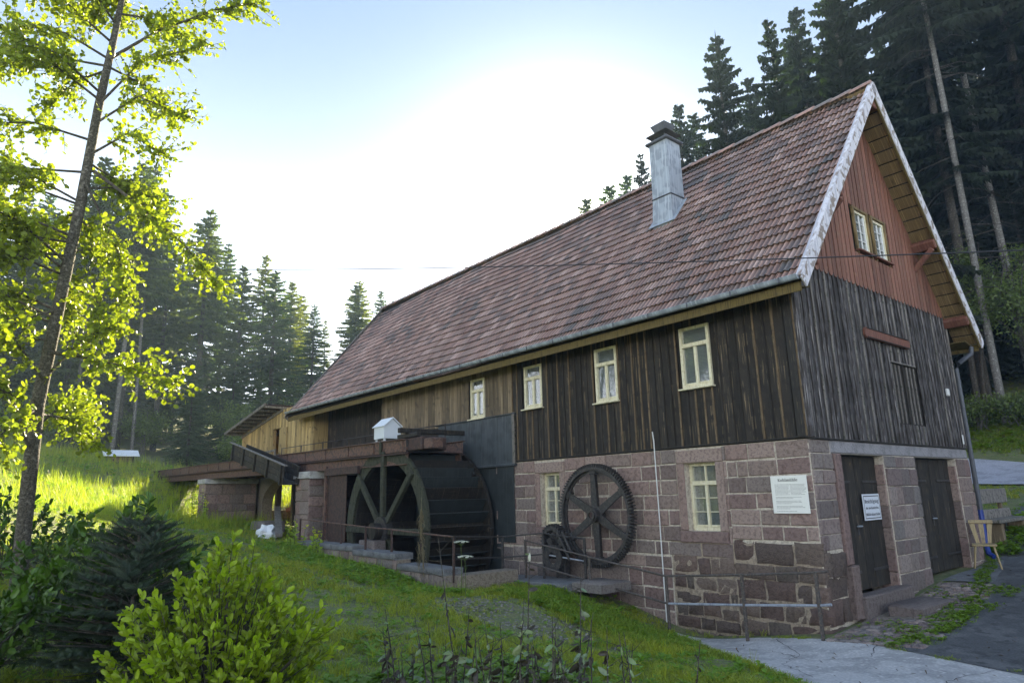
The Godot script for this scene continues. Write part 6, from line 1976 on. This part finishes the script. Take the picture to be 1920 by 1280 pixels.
func near_bush(n: String, label: String, at: Vector3, h: float, r: float, shoots: int, per: int, size: float, mat: String, up: float) -> void:
	var t := thing(n, label, "bush", at)
	var st := ST()
	var xs := []
	var cs := []
	for k in shoots:
		var d := rvec()
		d.y = absf(d.y)
		if rng.randf() < 0.25: d.y = -0.25 * d.y
		var depth := 1.0 - 0.5 * pow(rng.randf(), 2.2)
		var lump := 1.0 + 0.16 * sin(d.x * 5.0 + at.x * 3.0) * cos(d.z * 4.0) + 0.1 * sin(d.y * 7.0)
		var e := Vector3(d.x * r, h * 0.42 + d.y * h * 0.58, d.z * r) * depth * lump
		var o := Vector3(e.x * 0.35, e.y * 0.4, e.z * 0.35)
		var sdv := (d + Vector3(0, up * 1.5, 0) + rvec() * 0.35).normalized()
		var L := rng.randf_range(0.12, 0.26)
		if k % 2 == 0: add_tube(st, [o, o.lerp(e, 0.6) + Vector3(0, 0.03, 0), e], [0.008, 0.005, 0.003], 3)
		add_tube(st, [e - sdv * 0.03, e + sdv * L], [0.003, 0.0015], 3)
		for q in per:
			var f := (q + 0.5) / per
			var ld := (sdv * (0.35 + 0.8 * f) + rvec() * 0.85).normalized()
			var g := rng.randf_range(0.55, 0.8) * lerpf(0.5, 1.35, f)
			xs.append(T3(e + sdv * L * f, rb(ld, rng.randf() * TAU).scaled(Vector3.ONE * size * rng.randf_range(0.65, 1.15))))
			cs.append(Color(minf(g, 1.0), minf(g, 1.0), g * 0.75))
	part(t, "stems", done(st), MT.bark_dark)
	if not cache.has("bushleaf"): cache["bushleaf"] = leaf_mesh(0.52, 0.14, 0.12, 0.52)
	multi(t, "foliage", cache["bushleaf"], MT[mat], xs, cs)

func small_spruce(at: Vector3, h: float, r: float, label: String) -> void:
	var t := thing("small_spruce", label, "tree", at)
	var m := MB.new()
	for k in 44:
		var f := k / 44.0
		var az := k * 2.4
		var d := Vector3(cos(az), 0.5, sin(az)).normalized()
		var o := Vector3(0, f, 0)
		var q := o + d * (0.2 if f < 0.85 else 0.14)
		var e := d.cross(Vector3.UP).normalized() * 0.022
		m.t(o - e, o + e, q, Color(0.8, 0.8, 0.8))
	var sprig := m.mesh()
	var st := ST()
	add_tube(st, [Vector3(0, -0.2, 0), Vector3(0, h, 0)], [0.03, 0.006], 7)
	var xs := []
	var cs := []
	var y := 0.02
	while y < h - 0.03:
		var f := y / h
		for k in 9:
			var az := rng.randf() * TAU
			var L := (r * pow(1.0 - f, 0.7) + 0.08) * rng.randf_range(0.75, 1.1)
			var d := Vector3(cos(az), lerpf(0.1, 0.6, f), sin(az))
			var o := Vector3(0, y, 0)
			add_tube(st, [o, o + d * L], [0.007, 0.003], 3)
			var s := 0.25
			while s < 1.0:
				var p := o + d * L * s - Vector3(0, 0.06 * s, 0)
				for sg: float in [-1.0, 0.0, 1.0]:
					if sg == 0.0 and s < 0.8: continue
					var q := (d.normalized() + d.cross(Vector3.UP).normalized() * sg * 0.95 + rvec() * 0.25).normalized()
					var g := rng.randf_range(0.5, 1.0) * lerpf(0.75, 1.0, s)
					xs.append(T3(p, rb(q, rng.randf() * TAU).scaled(Vector3.ONE * rng.randf_range(0.09, 0.15))))
					cs.append(Color(g, g, g))
				s += 0.055 / L
		y += 0.075
	part(t, "trunk", done(st), MT.bark_dark)
	multi(t, "needles", sprig, MT.needles_near, xs, cs)

func umbel(at: Vector3, h: float, label: String) -> void:
	var t := thing("umbel_flower", label, "flower", at)
	var st := ST()
	add_tube(st, [Vector3.ZERO, Vector3(0.02, h * 0.5, 0), Vector3(0, h, 0)], [0.007, 0.005, 0.004], 5)
	var pm := ST()
	for k in 14:
		var a := TAU * k / 14 * 2.4
		var rr := 0.13 * sqrt((k + 1) / 14.0)
		var e := Vector3(cos(a) * rr, h + 0.09 - rr * 0.25, sin(a) * rr)
		add_tube(st, [Vector3(0, h, 0), e], [0.002, 0.0015], 3)
		for q in 7:
			var o := e + Vector3(cos(q * 0.9), 0.1, sin(q * 0.9)) * 0.022
			add_box(pm, T3(o), Vector3(0.016, 0.008, 0.016), 0.003)
	for k in 3:
		var o := Vector3(0, h * (0.3 + 0.2 * k), 0)
		add_tube(st, [o, o + Vector3(0.12 * cos(k * 2.1), 0.1, 0.12 * sin(k * 2.1))], [0.003, 0.001], 3)
	part(t, "stem", done(st), MT.moss)
	part(t, "petals", done(pm), MT.petal)

func tall_herb(at: Vector3, h: float, label: String) -> void:
	var t := thing("tall_herb", label, "plant", at)
	var st := ST()
	var xs := []
	var cs := []
	for k in 5:
		var b := Vector3(rng.randf_range(-0.2, 0.2), 0, rng.randf_range(-0.15, 0.15))
		var e := b * 1.5 + Vector3(0, h * rng.randf_range(0.7, 1.0), 0)
		add_tube(st, [b, e], [0.007, 0.003], 4)
		for q in 26:
			var f := rng.randf_range(0.08, 1.0)
			var d := Vector3(rng.randf_range(-1, 1), rng.randf_range(-0.3, 0.6), rng.randf_range(-1, 1)).normalized()
			xs.append(T3(b.lerp(e, f), rb(d, rng.randf() * TAU).scaled(Vector3.ONE * rng.randf_range(0.07, 0.15) * (1.25 - f * 0.7))))
			var yel := f > 0.75
			cs.append(Color(1.0, 0.95, 0.35) if yel else Color(0.6, 0.75, 0.5))
	part(t, "stems", done(st), MT.moss)
	multi(t, "foliage", leaf_mesh(0.4, 0.1, 0.2, 0.5), MT.grass, xs, cs)

# ---------------------------------------------------------------- grass
func tuft(n: int, h: float, spread: float, lean: float, wd: float, sd: int) -> ArrayMesh:
	var r := RandomNumberGenerator.new()
	r.seed = sd
	var m := MB.new()
	for k in n:
		var a := r.randf() * TAU
		var o := Vector3(cos(a), 0, sin(a)) * spread * sqrt(r.randf())
		var b := r.randf() * TAU
		var d := Vector3(cos(b), 0, sin(b))
		var hh := h * r.randf_range(0.5, 1.1)
		var e := d.cross(Vector3.UP) * wd
		var l := lean * r.randf_range(0.3, 1.3) * hh
		var p1 := o + Vector3(0, hh * 0.5, 0) + d * l * 0.25
		var p2 := o + Vector3(0, hh * 0.85, 0) + d * l * 0.7
		var p3 := o + Vector3(0, hh * lerpf(1.0, 0.8, lean), 0) + d * l * 1.15
		var g := r.randf_range(0.55, 1.0)
		var c := Color(g, g, g * 0.85)
		m.t(o - e, o + e, p1 + e * 0.9, c)
		m.t(o - e, p1 + e * 0.9, p1 - e * 0.9, c)
		m.t(p1 - e * 0.9, p1 + e * 0.9, p2 + e * 0.55, c)
		m.t(p1 - e * 0.9, p2 + e * 0.55, p2 - e * 0.55, c)
		m.t(p2 - e * 0.55, p2 + e * 0.55, p3, c)
	return m.mesh()

func herb_mesh(sd: int) -> ArrayMesh:
	var r := RandomNumberGenerator.new()
	r.seed = sd
	var m := MB.new()
	for k in 9:
		var a := r.randf() * TAU
		var d := Vector3(cos(a), r.randf_range(0.15, 0.9), sin(a)).normalized()
		var o := Vector3(0, r.randf_range(0.0, 0.5), 0)
		var e := d.cross(Vector3.UP).normalized() * r.randf_range(0.12, 0.2)
		var L := r.randf_range(0.4, 0.75)
		var g := r.randf_range(0.6, 1.0)
		var c := Color(g * 0.9, g, g * 0.8)
		var md := o + d * L * 0.5
		var tip := o + d * L + Vector3(0, -0.12, 0)
		m.t(o, md + e, md - Vector3(0, 0.03, 0), c)
		m.t(o, md - e, md - Vector3(0, 0.03, 0), c)
		m.t(md + e, tip, md - Vector3(0, 0.03, 0), c)
		m.t(md - e, tip, md - Vector3(0, 0.03, 0), c)
	return m.mesh()

func build_grass() -> void:
	var patch := FastNoiseLite.new()
	patch.seed = 21
	patch.frequency = 0.35
	var sets := {"a": [[], []], "b": [[], []], "tall": [[], []], "herb": [[], []]}
	var put := func(key: String, x: float, z: float, s: float, c: Color) -> void:
		var b := Basis(Vector3.UP, rng.randf() * TAU) * Basis(Vector3.RIGHT, rng.randf_range(-0.15, 0.15))
		sets[key][0].append(T3(Vector3(x, H0(x, z) + 0.0, z), b.scaled(Vector3.ONE * s)))
		sets[key][1].append(c)
	for k in 62000:
		var az := deg_to_rad(rng.randf_range(10.0, 96.0))
		var d := 4.3 + 40.0 * pow(rng.randf(), 1.75)
		var x := CAM.x - sin(az) * d
		var z := CAM.z - cos(az) * d
		var zn := zone(x, z)
		if zn == 1: continue
		if x > 1.2 and z > -16.0 and z < 2.0: continue
		var p := patch.get_noise_2d(x, z)
		if zn == 2 and rng.randf() < 0.5: continue
		var meadow := sst(-x + 0.55 * (z - 4.0), 15.5, 24.0)
		var dry := clampf(0.5 + p * 0.9 + rng.randf_range(-0.25, 0.25), 0.0, 1.0)
		var c := Color(lerpf(0.62, 0.95, dry), lerpf(0.80, 0.92, dry), lerpf(0.6, 0.55, dry))
		var s := rng.randf_range(0.55, 1.1) * (1.0 + d * 0.015)
		if zn == 2: s *= 0.5
		if rng.randf() < meadow * 0.5:
			put.call("tall", x, z, s * 0.8, c)
		elif rng.randf() < 0.10 + 0.12 * meadow:
			put.call("herb", x, z, s * rng.randf_range(0.08, 0.17) * (1.0 + meadow), Color(0.5, 0.72, 0.5))
		else:
			put.call("a" if p > -0.1 else "b", x, z, s * (0.75 + 0.5 * maxf(p, -0.5)) * (1.0 + 0.7 * meadow), c)
	# taller growth along walls, kerbs and in the foreground
	for k in 900:
		var x := rng.randf_range(-13.5, -5.0)
		var z := 2.85 + pow(rng.randf(), 2.0) * 1.3
		put.call("tall", x, z, rng.randf_range(0.3, 0.5), Color(0.6, 0.8, 0.55)) if rng.randf() < 0.3 else put.call("herb", x, z, rng.randf_range(0.1, 0.22), Color(0.5, 0.7, 0.5))
	for k in 1500:
		var x := rng.randf_range(-5.0, -1.2)
		var z := rng.randf_range(1.15, 2.6)
		if zone(x, z) != 0: continue
		put.call("a", x, z, rng.randf_range(0.6, 1.4), Color(0.62, 0.8, 0.5)) if rng.randf() < 0.75 else put.call("herb", x, z, rng.randf_range(0.08, 0.18), Color(0.5, 0.7, 0.5))
	for k in 2200:
		var x := rng.randf_range(-0.6, 2.3)
		var z := rng.randf_range(5.6, 8.2)
		put.call("herb", x, z, rng.randf_range(0.08, 0.2), Color(0.5, 0.68, 0.5))
	for k in 500:
		var f := rng.randf() * 3.0
		var i := int(f)
		var e := Vector2(PAV_L[i][0], PAV_L[i][1]).lerp(Vector2(PAV_L[i + 1][0], PAV_L[i + 1][1]), f - i)
		var o := Vector2(-0.7, 0.7) * rng.randf_range(-0.03, 0.12)
		put.call("a", e.x + o.x, e.y + o.y, rng.randf_range(0.4, 0.9), Color(0.7, 0.8, 0.5))
	for k in 420:
		var f := rng.randf() * 3.0
		var i := int(f)
		var e := Vector2(PAV_R[i][0], PAV_R[i][1]).lerp(Vector2(PAV_R[i + 1][0], PAV_R[i + 1][1]), f - i)
		if patch.get_noise_2d(e.x * 4.0, e.y * 4.0) < 0.02: continue
		put.call("b", e.x + rng.randf_range(-0.05, 0.05), e.y + rng.randf_range(-0.06, 0.04), rng.randf_range(0.35, 0.8), Color(0.6, 0.7, 0.45))
	for k in 700:
		var f := rng.randf() * 8.0
		var i := int(f)
		var e := Vector2(ASP_L[i][0], ASP_L[i][1]).lerp(Vector2(ASP_L[i + 1][0], ASP_L[i + 1][1]), f - i)
		put.call("herb", e.x + rng.randf_range(-0.15, 0.1), e.y, rng.randf_range(0.05, 0.11), Color(0.5, 0.66, 0.45))
	for k in 2600:
		var x := rng.randf_range(-8.0, 3.0)
		var z := rng.randf_range(-26.5, -21.6)
		put.call("a", x, z, rng.randf_range(1.2, 2.2), Color(0.7, 0.8, 0.5)) if k % 4 else put.call("herb", x, z, rng.randf_range(0.2, 0.4), Color(0.6, 0.75, 0.5))
	for k in 2400:
		var x := rng.randf_range(-13.0, 1.0)
		var z := rng.randf_range(2.9, 8.6)
		if zone(x, z) != 0 or patch.get_noise_2d(x * 2.2 + 9.0, z * 2.2) < 0.16: continue
		var g := rng.randf_range(0.65, 1.0)
		put.call("tall", x, z, rng.randf_range(0.22, 0.5), Color(g, g, 0.55 * g))
	# between the cobbles
	for k in 1500:
		var t := rng.randf()
		var z := lerpf(0.5, -4.2, t)
		var x := rng.randf_range(0.2, 1.4) if rng.randf() < 0.6 else rng.randf_range(0.8, 1.5)
		if patch.get_noise_2d(x * 3.0, z * 3.0) < -0.05: continue
		put.call("herb", x, z, rng.randf_range(0.05, 0.1), Color(0.5, 0.66, 0.45)) if rng.randf() < 0.5 else put.call("b", x, z, rng.randf_range(0.4, 0.8), Color(0.5, 0.66, 0.45))
	for k in 260:
		var x := rng.randf_range(-0.3, 0.6)
		var z := rng.randf_range(-11.0, -7.4)
		put.call("herb", x, z, rng.randf_range(0.1, 0.3), Color(0.5, 0.66, 0.45))
	var defs := {"a": ["lawn_grass", tuft(11, 0.11, 0.07, 1.15, 0.0045, 1)], "b": ["short_grass", tuft(10, 0.07, 0.07, 1.1, 0.0045, 2)], "tall": ["meadow_grass", tuft(11, 0.6, 0.12, 0.5, 0.005, 3)], "herb": ["low_herbs", herb_mesh(4)]}
	for key: String in defs:
		var o := multi(self, defs[key][0], defs[key][1], MT.grass, sets[key][0], sets[key][1])
		tag(o, {"a": "mown green lawn grass before the mill", "b": "short patchy grass on the worn ground", "tall": "tall sunlit meadow grass on the left slope", "herb": "low broad-leaved herbs among the grass"}[key], "grass")
	# pebbles on the worn ground
	var px := []
	var pc := []
	for k in 3000:
		var x := rng.randf_range(-5.5, -0.2)
		var z := rng.randf_range(2.0, 5.4)
		var zn := zone(x, z)
		if zn == 1 or (zn == 0 and rng.randf() < 0.8): continue
		var s := rng.randf_range(0.012, 0.04)
		px.append(T3(Vector3(x, H0(x, z) + 0.004, z), Basis(rvec(), rng.randf() * TAU).scaled(Vector3(1.2, 0.7, 1.0) * s)))
		var g := rng.randf_range(0.35, 1.0)
		pc.append(Color(g, g * 0.98, g * 0.95))
	var pm := mk("pebble", "", Color(0.26, 0.25, 0.225), 0.9)
	pm.vertex_color_use_as_albedo = true
	var ps := ST()
	ps.set_color(Color.WHITE)
	add_box(ps, Transform3D.IDENTITY, Vector3.ONE, 0.3)
	multi(self, "gravel", done(ps), pm, px, pc)
	# fallen leaves and twigs on the paving
	var lx := []
	var lc := []
	for k in 420:
		var x := rng.randf_range(-1.0, 6.0)
		var z := rng.randf_range(-8.0, 4.5)
		if x < 0.2 and z < 0.4: continue
		if side_of(PAV_L, x, z) > 0.0 and z > 0.4: continue
		lx.append(T3(Vector3(x, H0(x, z) + 0.03, z), rb(Vector3(rng.randf_range(-1, 1), 0.12, rng.randf_range(-1, 1)), 1.57).scaled(Vector3.ONE * rng.randf_range(0.03, 0.06))))
		var g := rng.randf_range(0.4, 1.0)
		lc.append(Color(g, g, g))
	var lo := multi(self, "fallen_leaves", leaf_mesh(0.7, 0.1, 0.2, 0.5), MT.litter, lx, lc)
	tag(lo, "scattered brown fallen leaves on the paving", "leaves")
